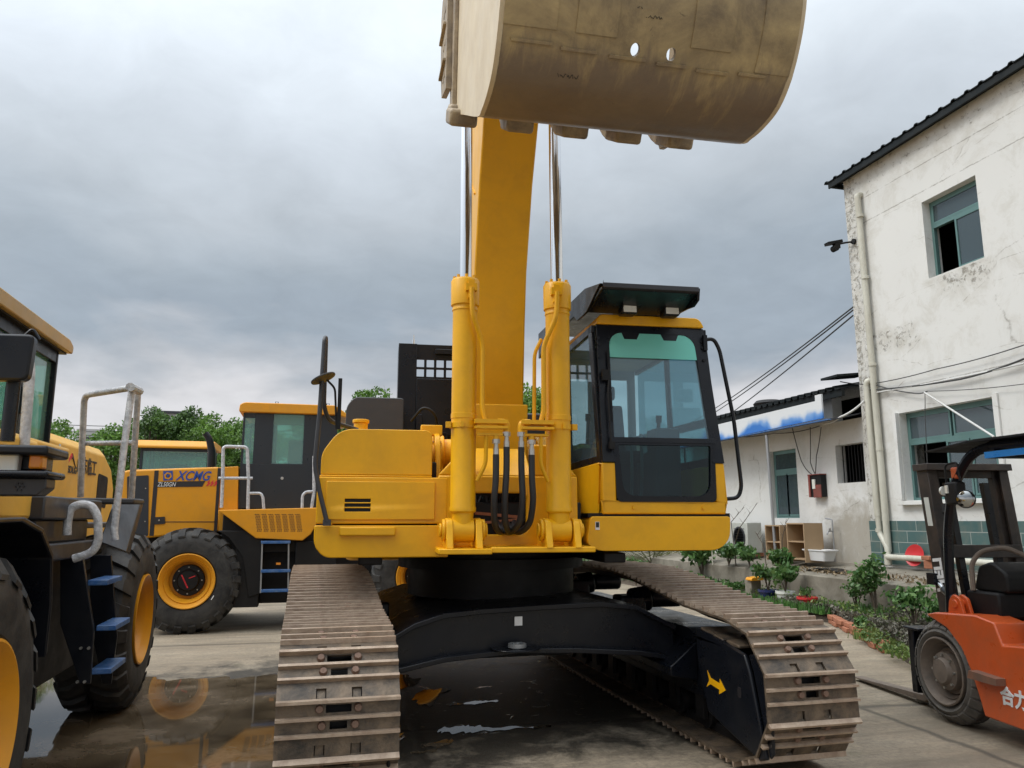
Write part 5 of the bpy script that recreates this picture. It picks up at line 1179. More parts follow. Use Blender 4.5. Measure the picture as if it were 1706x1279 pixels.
# wires hanging in front of the annex
for pts, lb in [(((1318, 705), (1335, 768), (1352, 790)), 'dark wire drooping from the canopy into the red meter box'), (((1350, 712), (1350, 770), (1360, 792)), 'wire dropping straight down to the red meter box'), (((1368, 712), (1360, 760), (1358, 790)), 'wire curving down along the wall corner to the meter box'), (((1200, 728), (1290, 722), (1365, 710)), 'slack wire hung along the underside of the canopy')]:
    cable([P(*p, X=8.97) for p in pts], .009, 'rope', lb, sag=.04)
p = P(1364, 810, X=9.0); mb_ = thing('meter_box', 'open red rusty electricity meter box on the white annex wall', 'meter box', (9.0, p.y, p.z)); mb_['_o'] = (9.0, p.y, p.z)
b = MB(); b.box(8.93, 9.045, p.y - .17, p.y + .17, p.z - .20, p.z + .20); b.build('case', M['dark'], mb_, bevel=.005)
b = MB(); b.box(8.915, 8.928, p.y - .17, p.y + .05, p.z - .21, p.z + .02); b.box(8.90, 9.04, p.y - .18, p.y + .18, p.z + .20, p.z + .215); b.box(8.91, 8.927, p.y + .13, p.y + .18, p.z - .2, p.z + .2); b.build('cover', mat('rust_red', (.30, .06, .045), .7, dirt=(.1, .05, .04), dirt_amt=.5), mb_)
b = MB(); b.box(8.905, 8.925, p.y - .02, p.y + .06, p.z - .05, p.z + .12); b.build('meter', M['lens'], mb_)
# things standing on the terrace
ac = thing('air_conditioner', 'off white outdoor air conditioner unit at the annex wall beside the cab', 'air conditioner', (8.72, 14.5, .78)); ac['_o'] = (8.72, 14.5, .78)
b = MB(); b.box(8.55, 8.88, 14.05, 14.90, .84, 1.44); b.build('casing', M['acbox'], ac, bevel=.015)
b = MB(); b.lathe([(0, .22), (.012, .22), (.012, .19), (.0, .19)], (8.545, 14.35, 1.14), (-1, 0, 0), 28)
for k in range(8): b.bar((8.54, 14.35 - .2, 1.14 - .17 + .05 * k), (8.54, 14.35 + .2, 1.14 - .17 + .05 * k), .006, .006)
b.build('fan_grille', M['grey'], ac)
b = MB(); b.box(8.5, 8.95, 14.1, 14.25, .77, .839); b.box(8.5, 8.95, 14.7, 14.85, .77, .839); b.build('foot', M['brick'], ac)
def cabinet(y0, y1, z1, x0, lb):
    c = thing('wooden_cabinet', lb, 'cabinet', (x0, y0, .76)); c['_o'] = (x0, y0, .76); b = MB(); X1 = x0 + .38; t = .022; z0 = .76
    b.box(x0, X1, y0, y0 + t, z0, z1); b.box(x0, X1, y1 - t, y1, z0, z1); b.box(x0, X1, y0 + t, y1 - t, z1 - t, z1 - .001); b.box(x0, X1, y0 + t, y1 - t, z0 + .04, z0 + .04 + t); b.box(X1 - .015, X1, y0 + t, y1 - t, z0 + .062, z1 - t - .001); b.build('carcass', M['wood'], c)
    b = MB(); b.box(x0 + .01, X1 - .02, y0 + t + .001, y1 - t - .001, (z0 + z1) / 2, (z0 + z1) / 2 + t); b.build('shelf', M['wood'], c)
cabinet(12.62, 13.10, 1.40, 8.35, 'open pale wooden cabinet under the tall green window, left one'); cabinet(12.0, 12.52, 1.44, 8.42, 'open pale wooden cabinet beside the white trough, right one')
p = P(1367, 930, X=8.62); b = MB(); ri = rpoly([(-.32, -.14), (.32, -.14), (.32, .14), (-.32, .14)], .07)
def ring(sc, z): return [(8.62 + q[1] * sc, p.y + q[0] * sc, z) for q in ri]
b.loft([ring(.75, .80), ring(.95, .96), ring(1.06, .97), ring(1.06, .99), ring(.92, .985), ring(.72, .83)]); single(b, 'wash_trough', M['white'], 'white plastic wash trough on the terrace below the tap', 'trough')
p = P(1389, 905, X=8.9); b = MB(); b.tube([(8.9, p.y, .78), (8.9, p.y, 1.50), (8.9, p.y + .18, 1.52)], .012, 8, .03); b.tube([(8.9, p.y, 1.3), (8.8, p.y, 1.3), (8.78, p.y, 1.24)], .012, 8, .02); b.obox((8.84, p.y, 1.33), (.03, .02, .04)); single(b, 'water_tap', M['steel'], 'thin standpipe with a tap beside the stained wall', 'tap')
p = P(1525, 928, X=8.88); b = MB(); ax = Vector((-1, -.15, .25)).normalized(); b.lathe([(0, .11), (.03, .15), (.045, .165), (.04, .15), (.01, .10), (.008, .0)], (8.90, p.y, .96), ax, 28); single(b, 'plastic_basin', M['red'], 'round red plastic basin leaning against the green tiles', 'basin')
p = P(1555, 935, X=8.75); b = MB(); b.obox((8.75, p.y, .86), (.14, .22, .12), Matrix.Rotation(.3, 3, 'Z')); b.obox((8.72, p.y + .05, .95), (.12, .2, .06), Matrix.Rotation(-.2, 3, 'Z')); single(b, 'brick_stack', M['brick'], 'two old bricks stacked under the white drain pipe', 'bricks', bevel=.01)
p = P(1385, 947, X=8.35); b = MB(); b.prism([(-.45, .0), (-.1, .05), (.2, .045), (.5, .0), (.48, -.01), (.2, .03), (-.1, .035), (-.44, -.01)], 'x', -.14, .14); o = b.build('bent_board', M['dark'], None, off=(0, 0, 0)); o.location = (8.35, p.y, .66); tag(o, 'warped dark board lying on the terrace edge', 'board')
for i, (px, py, c) in enumerate(((1566, 1035, .09), (1530, 1108, .08), (1538, 1172, .045))):
    p = P(px, py, Z=0); b = MB(); b.obox((0, 0, c * .5), (c * 2, c * 1.4, c), Matrix.Rotation(.5 + i, 3, 'Z')); o = b.build('rubble_stone', M['conc'], None, off=(0, 0, 0), bevel=.02); o.location = (p.x, p.y, 0); tag(o, ('grey stone behind the front wheel of the forklift', 'flat grey stone at the end of the garden bed', 'small dark stone on the concrete beside the fork')[i], 'stone')
# ================================================= WHEELS
def make_wheel(parent, c, ax, Rr=.70, wd=.50, rim=.35, tyre='rub', rimm='loadyel', nl=22, hub=True, flip=1, hubmat='dark', blocks=False, dish=.2, up=None, name='wheel'):
    c = Vector(c); ax = Vector(ax).normalized(); u = ax.orthogonal().normalized() if up is None else Vector(up); v = ax.cross(u)
    b = MB(); q = .945
    b.lathe([(-.03, rim), (0.0, rim + .03), (.012, (rim + Rr) / 2 - .02), (-.01, Rr * .86), (-.045, Rr * .925), (-.09, Rr * q), (-wd + .09, Rr * q), (-wd + .045, Rr * .925), (-wd + .01, Rr * .86), (-wd - .012, (rim + Rr) / 2), (-wd, rim + .03), (-wd + .03, rim)], c, ax, 64, closed=True)
    def pt(t, r, a): return c + ax * t + (u * math.cos(a) + v * math.sin(a)) * r
    for side in (0, 1):
        for k in range(nl):
            a0 = 2 * math.pi * (k + .5 * side) / nl; aw = 2 * math.pi / nl * (.30 if not blocks else .40)
            st = ((-wd * .5 + (.02 if side == 0 else -.02)), Rr * 1.0, Rr * .93), (-wd * .26 if side == 0 else -wd * .74, Rr * 1.0, Rr * .93), (-.045 if side == 0 else -wd + .045, Rr * .975, Rr * .90), (.006 if side == 0 else -wd - .006, Rr * .86, Rr * .83)
            skew = (0, .35, .55, .62) if not blocks else (0, 0, .02, .04)
            rings = []
            for (t, ro, ri_), sw in zip(st, skew):
                a = a0 + flip * sw * 2 * math.pi / nl; ww = aw * (1.15 if sw < .3 else .95)
                rings.append([pt(t, ri_, a - ww), pt(t, ro, a - ww * .82), pt(t, ro, a + ww * .82), pt(t, ri_, a + ww)])
            b.loft(rings, smooth=False)
    o = b.build(name, M[tyre], parent, ang=30)
    b = MB(); b.lathe([(-.02, rim + .004), (.012, rim + .012), (.016, rim), (.0, rim * .96), (-.03, rim * .90), (-.045, rim * .86), (-.035, rim * .83), (-.09, rim * .72), (-dish, rim * .70), (-dish - .01, rim * .45), (-dish - .01, .02)], c, ax, 56, cap=False); rm = b.build('rim', M[rimm], o)
    if hub:
        b = MB(); b.lathe([(-dish - .005, rim * .60), (-dish + .05, rim * .58), (-dish + .06, rim * .42), (-dish + .09, rim * .36), (-dish + .095, .0)], c, ax, 32); hb = b.build('hub', M[hubmat], o)
        b = MB()
        for k in range(8): p = pt(-dish + .05, rim * .50, 2 * math.pi * k / 8); b.cyl(p, p + ax * .02, .010, seg=6)
        b.build('wheel_nut', M['fit'], o)
    return o
# ================================================= LEFT LOADER (seen from its front right)
LO = (-2.33, 4.9, 0)
LL = thing('wheel_loader', 'yellow wheel loader at the left edge with grey fender and plastic wrapped railings', 'wheel loader', LO); LL['_o'] = LO
for y, fl, dx in ((3.45, -1, 0), (7.20, 1, .15)):
    make_wheel(LL, (-1.15 - dx, y, .69), (1, 0, 0), flip=fl); make_wheel(LL, (-3.51 - dx, y, .69), (-1, 0, 0), flip=-fl)
b = MB(); b.box(-2.95, -1.72, 4.7, 8.0, .55, 1.30); b.box(-2.6, -2.0, 3.0, 4.7, .6, 1.2); b.box(-2.7, -1.9, 2.4, 3.9, .6, 1.5); b.cyl((-3.2, 3.45, .69), (-1.5, 3.45, .69), .17); b.cyl((-3.3, 7.2, .69), (-1.6, 7.2, .69), .17); b.box(-1.72, -1.35, 4.55, 5.5, .62, 1.30)
b.build('chassis', M['dark'], LL, bevel=.015)
b = MB(); hp = [(5.55, 1.38), (5.55, 2.13), (7.70, 2.13), (7.98, 2.02), (8.12, 1.85), (8.15, 1.30), (5.6, 1.30)]
def hood_loft(b, x0, x1, prof, ch):
    # side profile with a chamfered top edge
    zc_ = 1.7
    def ins(p, d): return (p[0] - (d if p[0] > 7 else 0), p[1] - d if p[1] > zc_ else p[1])
    r = []
    for x, d in ((x0, ch), (x0 + ch, 0), (x1 - ch, 0), (x1, ch)): r.append([(x, *ins(p, d)) for p in prof])
    b.loft(r, smooth=False)
hood_loft(b, -2.86, -1.80, hp, .07); hd = b.build('hood', M['sdyel'], LL, bevel=.012)
b = MB(); b.prism(rpoly([(7.46, 1.62), (7.46, 1.90), (7.80, 1.88), (7.80, 1.60)], .04), 'x', -1.803, -1.796); b.build('hood_grille', M['dark'], hd)
b = MB(); b.box(-1.80, -1.797, 6.30, 6.34, 1.99, 2.05); b.build('sticker', M['white'], hd)
pa, pb_ = P(112, 787, X=-1.795), P(127, 787, X=-1.795)
text_mesh('SDLG', .075, M['ink'], 'lettering', hd, pa, (0, 1, 0), (0, 0, 1), .001, bold=.002, width=pb_.y - pa.y)
b = MB(); c0 = P(119, 775, X=-1.795); zt = P(119, 755, X=-1.795).z
b.prism([(c0.y - .13, c0.z - .02), (c0.y - .01, zt), (c0.y + .01, zt - .03), (c0.y - .02, c0.z + .05)], 'x', -1.7985, -1.7935)
b.m(1); b.prism([(c0.y + .13, c0.z - .02), (c0.y + .01, zt), (c0.y + .002, zt - .04), (c0.y + .03, c0.z + .05)], 'x', -1.7985, -1.7935); b.m(0)
b.build('emblem', [M['redlet'], M['ink']], hd)
pa, pb_ = P(137, 785, X=-1.795), P(160, 788, X=-1.795)
text_mesh('山东临工', .15, M['ink'], 'lettering', hd, (pa.x, pa.y - .16, pa.z - .01), (0, 1, 0), (0, 0, 1), .001, bold=.002, width=pb_.y - pa.y + .16)
# cab
b = MB(); cx0, cx1, cy0, cy1, cz0, cz1 = -2.97, -1.66, 4.05, 5.62, 1.62, 2.60
b.box(cx0, cx1, cy0, cy1, 1.35, 1.72)
for x in (cx0, cx1 - .06):
    for y, w_ in ((cy0, .07), (4.42, .06), (5.06, .09), (cy1 - .03, .03)): b.box(x, x + .06, y, y + w_, 1.72, cz1)
    b.box(x + .003, x + .057, cy0 + .07, cy1 - .03, 1.72, 1.80); b.box(x + .003, x + .057, cy0 + .07, cy1 - .03, 2.52, 2.599)
for y in (cy0, cy1 - .05): b.box(cx0 + .06, cx1 - .06, y + .003, y + .045, 2.50, 2.599); b.box(cx0 + .06, cx1 - .06, y + .003, y + .045, 1.72, 1.85)
b.prism([(4.50, 1.80), (4.50, 2.50), (4.54, 2.50), (4.54, 1.80)], 'x', cx1 - .01, cx1 + .012); b.box(cx1 - .01, cx1 + .012, 4.54, 5.02, 2.46, 2.50); b.box(cx1 - .01, cx1 + .012, 4.98, 5.02, 1.80, 2.46)
b.box(cx1, cx1 + .03, 4.96, 5.0, 2.10, 2.26)
cb_ = b.build('cab', M['black'], LL, bevel=.006)
b = MB(); b.box(cx1 - .035, cx1 - .03, cy0 + .07, cy1 - .03, 1.80, 2.55); b.box(cx0 + .03, cx0 + .035, cy0 + .07, cy1 - .03, 1.80, 2.55); b.box(cx0 + .06, cx1 - .06, cy1 - .03, cy1 - .025, 1.85, 2.52); b.box(cx0 + .06, cx1 - .06, cy0 + .02, cy0 + .025, 1.85, 2.52); b.build('cab_window', M['glass_gr'], cb_)
b = MB(); b.prism(rpoly([(3.86, 2.605), (3.82, 2.65), (4.0, 2.69), (5.62, 2.69), (5.71, 2.66), (5.70, 2.605)], .02), 'x', -3.04, -1.60); b.build('cab_roof', mat('loader_roof', (.50, .30, .07), .45, dirt=(.3, .25, .15), dirt_amt=.4), cb_, bevel=.02)
b = MB(); b.box(-3.02, -1.63, 3.88, 5.67, 2.594, 2.604); b.build('roof_lining', M['dark'], cb_)
b = MB(); b.box(-2.6, -2.1, 4.9, 5.3, 1.72, 2.05); b.box(-2.58, -2.12, 5.2, 5.32, 2.05, 2.5); b.build('operator_seat', M['seat'], cb_, bevel=.03)
b = MB(); b.tube([(-2.35 + .18 * math.cos(a * math.pi / 10), 4.55 + .16 * math.sin(a * math.pi / 10), 2.12 + .05 * math.sin(a * math.pi / 10)) for a in range(20)], .012, 8, closed=True); b.cyl((-2.35, 4.4, 1.72), (-2.35, 4.55, 2.1), .03); b.build('steering_wheel', M['dark'], cb_)
# mirror on its post, wrapped grab rail at the door
m0 = P(14, 597, Y=3.62); b = MB(); b.prism(rpoly([(m0.x - .10, m0.z - .10), (m0.x - .10, m0.z + .10), (m0.x + .095, m0.z + .105), (m0.x + .085, m0.z - .095)], .03), 'y', 3.60, 3.66); mm = b.build('mirror', M['black'], LL, bevel=.01)
b = MB(); q = P(17, 735, Y=3.66); b.cyl((m0.x + .01, 3.68, q.z), (m0.x + .01, 3.68, m0.z + .1), .028); b.tube([(m0.x + .02, 3.68, m0.z + .1), (m0.x + .06, 3.68, m0.z + .15), (m0.x + .09, 3.68, m0.z + .10)], .006, 6, .02); b.build('mirror_post', M['black'], mm)
b = MB(); b.tube([P(40, 745, Y=4.0), P(50, 620, Y=4.0), P(48, 600, Y=4.0), P(40, 592, Y=4.02)], .023, 12, .03); b.build('grab_rail', M['wrap'], LL)
# lamp cluster on the front frame
def PB(b, x0, y0, x1, y1, Y, d, zoff=0):
    a, c = P(x0, y1, Y=Y), P(x1, y0, Y=Y); b.box(a.x, c.x, Y, Y + d, a.z, c.z); return b
b = MB(); PB(b, -60, 742, 80, 756, 3.50, .30); PB(b, -60, 784, 80, 794, 3.50, .25); PB(b, -60, 756, 76, 785, 3.62, .12)
lc = b.build('lamp_housing', M['black'], LL, bevel=.012)
b = MB(); a, c = P(-45, 790, Y=3.56), P(31, 752, Y=3.56); b.prism(rpoly([(a.x, a.z), (a.x, c.z), (c.x, c.z), (c.x, a.z)], .02), 'y', 3.56, 3.62); b.build('headlight', M['lens'], lc, bevel=.01)
b = MB(); PB(b, 46, 758, 71, 781, 3.56, .07); b.build('indicator', M['amber'], lc, bevel=.008)
b = MB(); a, c, d = P(-60, 826, Y=3.56), P(78, 797, Y=3.56), P(60, 826, Y=3.56); b.prism([(a.x, a.z), (a.x, c.z), (c.x, c.z), (c.x, c.z - .04), (d.x, d.z)], 'y', 3.56, 3.68); hb_ = b.build('horn_box', M['grey'], LL, bevel=.006)
b = MB(); h0 = P(32, 811, Y=3.558)
for k in range(6): b.cyl((h0.x + .015 * math.cos(k * 1.047), 3.559, h0.z + .015 * math.sin(k * 1.047)), (h0.x + .015 * math.cos(k * 1.047), 3.5535, h0.z + .015 * math.sin(k * 1.047)), .004, seg=8)
b.cyl((h0.x, 3.559, h0.z), (h0.x, 3.5535, h0.z), .004, seg=8); b.build('horn_hole', M['ink'], hb_)
b = MB(); b.box(-1.95, -1.30, 3.75, 4.25, 1.50, 1.88); b.box(-2.75, -1.30, 3.70, 3.80, 1.50, 1.66); b.box(-2.75, -1.32, 2.6, 3.7, 1.505, 1.66); b.build('front_frame', M['sdyel'], LL, bevel=.02)
b = MB(); b.box(-1.80, -1.50, 4.25, 5.50, 1.48, 1.95); b.build('tank_side', M['sdyel'], LL, bevel=.02)
b = MB(); fp = [(2.55, 1.47), (3.72, 1.49), (3.98, 1.44), (4.16, 1.32), (4.22, 1.10), (4.22, .86)]; fq = [(a + .025, z + .02) for a, z in fp]
b.prism(fp + fq[::-1], 'x', -1.74, -1.17); b.prism([(3.72, 1.49), (3.98, 1.44), (4.16, 1.32), (4.22, 1.10), (4.22, .62), (4.10, .62), (4.02, 1.1), (3.8, 1.35), (3.6, 1.42)], 'x', -1.74, -1.71); b.build('front_fender', M['black'], LL, bevel=.006)
# grey platform over the step
b = MB(); b.box(-1.70, -1.24, 4.22, 5.30, 1.50, 1.615); b.box(-1.70, -1.29, 4.28, 5.22, 1.38, 1.50); b.box(-1.70, -1.24, 4.28, 5.2, 1.29, 1.38)
fa = [P(190, 832, X=-1.32), P(236, 831, X=-1.17), P(211, 921, X=-1.13), P(165, 903, X=-1.2)]; fa[0].y += .0; fb = [v + Vector((-.03, .25, -.02)) for v in fa]; b.loft([fa, fb], smooth=False)
b.prism([(-1.72, 5.3), (-1.10, 5.50), (-1.08, 5.72), (-1.72, 5.80)], 'z', 1.60, 1.635); b.box(-1.80, -1.50, 5.75, 7.1, 1.44, 1.48)
b.build('rear_fender', M['grey'], LL, bevel=.01)
b = MB(); b.tube([P(x, y, Y=4.62) for x, y in ((112, 892), (112, 872), (118, 846), (134, 840), (152, 842), (163, 860), (164, 900), (158, 915), (146, 924), (122, 931))], .022, 12, .03); b.build('grab_rail', M['wrap'], LL)
b = MB(); tA = P(141, 655, X=-1.54); tB = P(222, 650, X=-1.14); tA.z = tB.z = (tA.z + tB.z) / 2
b.tube([P(134, 828, X=-1.54), P(137, 740, X=-1.54), tA, tB], .0215, 12, .06); b.tube([P(140, 739, X=-1.54), P(222, 738, X=-1.14)], .017, 10)
b.build('railing', M['wrap'], LL)
b = MB(); b.tube([P(192, 900, X=-1.13), P(190, 885, X=-1.14), P(206, 750, X=-1.14), P(220, 648, X=-1.14)], .0215, 12, .04); b.tube([P(219, 830, X=-1.2), P(230, 652, X=-1.17)], .0205, 12); b.tube([P(217, 645, X=-1.13), P(232, 652, X=-1.15)], .028, 10)
b.build('railing', M['wrap'], LL)
b = MB()
a = [P(x, y, Y=4.85) for x, y in ((100, 925), (137, 925), (156, 1050), (150, 1140), (133, 1140), (100, 1040))]
b.prism([(q.x, q.z) for q in a], 'y', 4.85, 4.88); a = [P(x, y, Y=5.25) for x, y in ((150, 925), (185, 925), (195, 1060), (185, 1140), (170, 1140), (150, 1040))]
b.prism([(q.x, q.z) for q in a], 'y', 5.25, 5.27); st_ = b.build('step_plate', M['black'], LL, bevel=.003)
for x0, x1, y0, y1 in ((146, 174, 966, 984), (160, 188, 1041, 1060), (150, 180, 1113, 1133)):
    a, c = P(x0, y1, Y=4.9), P(x1, y0, Y=4.9); b = MB(); b.box(a.x, c.x + .02, 4.885, 5.245, c.z - .03, c.z); b.build('step_tread', M['blue'], st_, bevel=.004)
for x, y in ((135, 1080), (148, 1080), (129, 1136), (141, 1136)): q = P(x, y, Y=4.847); b = MB(); b.cyl((q.x, 4.8505, q.z), (q.x, 4.838, q.z), .008, seg=8); b.build('bolt', M['fit'], st_)
b = MB()
for x in (-2.85, -1.95): b.prism([(3.6, 1.5), (3.4, 1.8), (2.2, 1.35), (1.1, .55), (1.0, .35), (1.3, .35), (2.4, 1.1)], 'x', x, x + .14)
b.build('lift_arm', M['sdyel'], LL, bevel=.01)
b = MB(); b.prism([(1.15, .05), (1.25, .5), (1.1, .95), (1.0, .97), (1.05, .5), (.8, .15), (.0, .06), (.0, .02)], 'x', -3.6, -1.1); b.build('bucket', M['sdyel'], LL, bevel=.01)
# ================================================= RIGHT-FACING LOADER BEHIND
QO = (0, 12.5, 0)
XL = thing('wheel_loader', 'orange yellow wheel loader with blue lettering parked side on behind the track', 'wheel loader', QO); XL['_o'] = QO
W1 = make_wheel(XL, (-1.54, 11.32, .69), (0, -1, 0), flip=1, up=(0, 0, 1)); make_wheel(XL, (1.60, 11.32, .69), (0, -1, 0), flip=1, up=(0, 0, 1)); make_wheel(XL, (-1.54, 13.68, .69), (0, 1, 0)); make_wheel(XL, (1.60, 13.68, .69), (0, 1, 0))
t_ = text_mesh('WHEEL', .085, M['redlet'], 'hub_print', XL, (-1.60, 11.215 + .19 - .10, .78), (.5, 0, -.86), (.86, 0, .5), .002, bold=.004) if False else None
b = MB(); c_ = Vector((-1.55, 11.424, .69))
for k in range(6): a = Vector((.45, 0, -.89)); p = c_ + a * (-.075 + .03 * k) + Vector((-.03, 0, -.01)); b.obox(p, (.045, .004, .018), Matrix.Rotation(R(63), 3, 'Y'))
b.bar(c_ + Vector((.02, 0, .03)), c_ + Vector((.10, 0, .06)), .004, .012); b.build('hub_print', M['redlet'], W1)
b = MB(); p = P(354, 996, Y=11.308); b.obox((p.x, 11.306, p.z), (.012, .004, .06), Matrix.Rotation(.5, 3, 'Y')); b.build('tyre_label', M['white'], W1)
b = MB(); b.box(-2.5, 1.0, 11.95, 13.05, .6, 1.3); b.box(.3, 2.4, 12.1, 12.9, .6, 1.4); b.cyl((-1.54, 11.6, .69), (-1.54, 13.4, .69), .17); b.cyl((1.6, 11.6, .69), (1.6, 13.4, .69), .17)
b.box(-1.15, .35, 11.48, 13.5, 1.05, 1.60); b.box(-.95, -.62, 11.42, 11.7, .32, 1.2); b.box(-.16, .4, 11.42, 11.7, .40, 1.2); b.box(-.62, -.16, 11.62, 11.7, .35, 1.2)
b.prism([(-1.2, 1.35), (-.6, 1.35), (-.6, .5), (-.75, .45), (-.86, 1.0), (-1.05, 1.25)], 'y', 11.40, 11.9)
b.build('chassis', M['dark'], XL, bevel=.01)
def px2(pts, Y): return [(P(x, y, Y=Y).x, P(x, y, Y=Y).z) for x, y in pts]
HY = 11.72
b = MB(); hp2 = px2([(196, 797), (200, 788), (212, 783), (365, 778), (365, 886), (240, 897), (196, 900)], HY)
b.prism(rpoly(hp2, [.04, .06, .06, 0, 0, 0, 0]), 'y', HY, 13.28); h2 = b.build('hood', M['loadyel'], XL, bevel=.03, seg=3)
b = MB()
for x0, y0, x1, y1 in ((256, 784, 257.6, 893), (361.4, 780, 363, 886), (256, 869, 362, 870.4)):
    a, c = P(x0, y1, Y=HY), P(x1, y0, Y=HY); b.box(a.x, c.x, HY - .004, HY + .002, a.z, c.z)
b.build('panel_seam', M['ink'], h2)
b = MB(); b.prism(rpoly(px2([(212, 794), (248, 792), (247, 893), (212, 896)], HY), .02), 'y', HY - .012, HY - .001); b.build('side_grille', mat('grille_blue_black', (.02, .023, .03), .5), h2)
b = MB(); b.prism(rpoly(px2([(256, 862), (275, 861), (275, 873), (256, 874)], HY), .008), 'y', HY - .012, HY - .001); lt = b.build('latch', M['ink'], h2)
b = MB(); q = P(265, 867, Y=HY - .014); b.cyl((q.x, HY - .013, q.z), (q.x, HY - .02, q.z), .012, seg=10)
q = P(243, 814, Y=HY); b.cyl((q.x, HY - .013, q.z), (q.x, HY - .02, q.z), .008, seg=8); q = P(242, 869, Y=HY); b.cyl((q.x, HY - .013, q.z), (q.x, HY - .02, q.z), .008, seg=8); b.build('latch_button', M['fit'], lt)
a, c = P(293, 800, Y=HY), P(352, 798, Y=HY); text_mesh('XCMG', .185, M['bluelet'], 'lettering', h2, (a.x, HY - .001, a.z), (1, 0, 0), (0, 0, 1), .003, shear=.35, bold=.003, width=c.x - a.x)
b = MB(); s0 = px2([(272, 801), (288, 800), (288, 784.5), (272, 785)], HY); b.prism(s0, 'y', HY - .006, HY - .0008)
b.m(1); q = P(280, 793, Y=HY); b.lathe([(0, .052), (.004, .052), (.004, .030), (0, .030)], (q.x, HY - .006, q.z), (0, -1, 0), 6, smooth=False); b.m(2)
b.prism([(q.x - .03, q.z + .018), (q.x + .03, q.z + .018), (q.x, q.z - .03)], 'y', HY - .012, HY - .0105); b.m(0); b.build('emblem', [M['bluelet'], M['loadyel'], M['bluelet']], h2)
b = MB(); b.prism(px2([(258, 812), (337, 811), (342, 801.5), (258, 803)], HY), 'y', HY - .005, HY - .0008); sp_ = b.build('model_stripe', M['ink'], h2)
for k in range(3):
    b = MB(); b.prism(px2([(343 + 6 * k, 810), (347 + 6 * k, 805), (345 + 6 * k, 804), (350 + 6 * k, 800), (349 + 6 * k, 804), (351 + 6 * k, 805), (346 + 6 * k, 810)], HY), 'y', HY - .004, HY - .0008); b.build('stripe_mark', M['redlet'], h2)
a, c = P(262, 810.5, Y=HY), P(293, 810.5, Y=HY); text_mesh('ZL50GN', .085, M['white'], 'lettering', sp_, (a.x, HY - .0052, a.z), (1, 0, 0), (0, 0, 1), .001, shear=.25, bold=.0, width=c.x - a.x)
b = MB(); b.prism(px2([(365, 779), (397, 777), (396, 850), (365, 851)], HY + .02), 'y', HY + .02, 13.2); b.prism(px2([(363.5, 851), (400, 850), (396, 884), (364, 885)], HY - .01), 'y', HY - .01, 13.2)
b.build('air_filter_box', M['loadyel'], XL, bevel=.008)
PY = 11.36
b = MB(); b.prism(px2([(363, 850), (528, 846), (528, 872), (518, 890), (504, 901), (426, 897)], PY), 'y', PY, 12.2); pf_ = b.build('platform', M['loadyel'], XL, bevel=.012)
b = MB()
for cidx in range(7):
    for r_ in range(11):
        for s_ in range(3):
            q = P(425.5 + cidx * 11.2 + s_ * 2.8 + r_ * .35 + (r_ % 2) * 1.2, 857.5 + r_ * 2.75, Y=PY); b.cyl((q.x, PY - .0015, q.z), (q.x, PY + .003, q.z), .0085, seg=6)
b.build('perforation', M['ink'], pf_, weld=False)
# cab
CY = 11.80; c0, c1 = P(405, 700, Y=CY).x, .36
zb, zt = 1.66, 3.04
b = MB(); b.box(c0 + .0, c1, CY, 13.2, zb, 2.30)
xg = P(425, 700, Y=CY).x; xd0, xd1 = P(430, 700, Y=CY).x, P(524, 700, Y=CY).x; w0, w1 = P(456, 700, Y=CY).x, P(507, 700, Y=CY).x; wz0, wz1 = P(480, 773, Y=CY).z, P(480, 690, Y=CY).z
b.grid([xg, w0, w1, c1], [2.301, wz0, wz1, zt], lambda i, j: i == 1 and j == 1, lambda u, v: (u, CY, v), (0, .05, 0)); b.grid([xg, w0, w1, c1], [2.301, wz0, wz1, zt], lambda i, j: i == 1 and j == 1, lambda u, v: (u, 13.15, v), (0, .05, 0))
for y in (CY, 13.15): b.box(c0, c0 + .03, y, y + .05, 2.301, zt); b.box(c0 + .031, xg - .001, y + .004, y + .046, 2.97, zt - .001)
b.box(c1 - .04, c1, CY + .051, 13.149, 2.95, zt)
cb2 = b.build('cab', mat('cab_blue_black', (.018, .023, .030), .35, var=.1), XL, bevel=.008)
b = MB(); b.box(c0 + .031, xg - .001, CY + .01, CY + .016, 2.301, 2.97); b.box(w0, w1, CY + .02, CY + .026, wz0, wz1); b.box(w0, w1, 13.17, 13.176, wz0, wz1); b.box(c0 + .01, c0 + .016, CY + .06, 13.14, 2.301, 3.0); b.box(c1 - .02, c1 - .014, CY + .06, 13.14, 2.301, 2.95); b.build('cab_window', M['glass_gr'], cb2)
b = MB(); q = P(470, 797, Y=CY - .003); b.cyl((q.x, CY + .001, q.z), (q.x, CY - .012, q.z), .022, seg=14); b.build('door_lock', M['fit'], cb2)
b = MB(); b.prism(rpoly([(c0 - .06, 3.045), (c0 - .05, 3.16), (c0 + .02, 3.19), (c1 - .05, 3.19), (c1 + .14, 3.06), (c1 + .14, 3.0), (c1 + .0, 3.045)], .03), 'y', CY - .08, 13.28); b.build('cab_roof', M['loadyel'], cb2, bevel=.025)
b = MB()
for x in (-.55, .2): b.tube([(x, 12.0, 3.19), (x - .01, 12.0, 3.25), (x + .03, 12.0, 3.25), (x + .02, 12.0, 3.19)], .006, 6)
b.build('lifting_eye', M['dark'], cb2)
b = MB(); b.box(-.35, .1, 12.2, 12.7, 2.31, 2.7); b.build('operator_seat', M['seat'], cb2, bevel=.03)
b = MB(); b.tube([P(352, 782, Y=12.2), P(353, 752, Y=12.2), P(349, 732, Y=12.2), P(342, 722, Y=12.2)], [.06, .06, .055, .045], 14, .06); b.build('exhaust_pipe', M['black'], XL)
RY = 11.42
b = MB(); Q = lambda pts, Y=RY: [P(x, y, Y=Y) for x, y in pts]
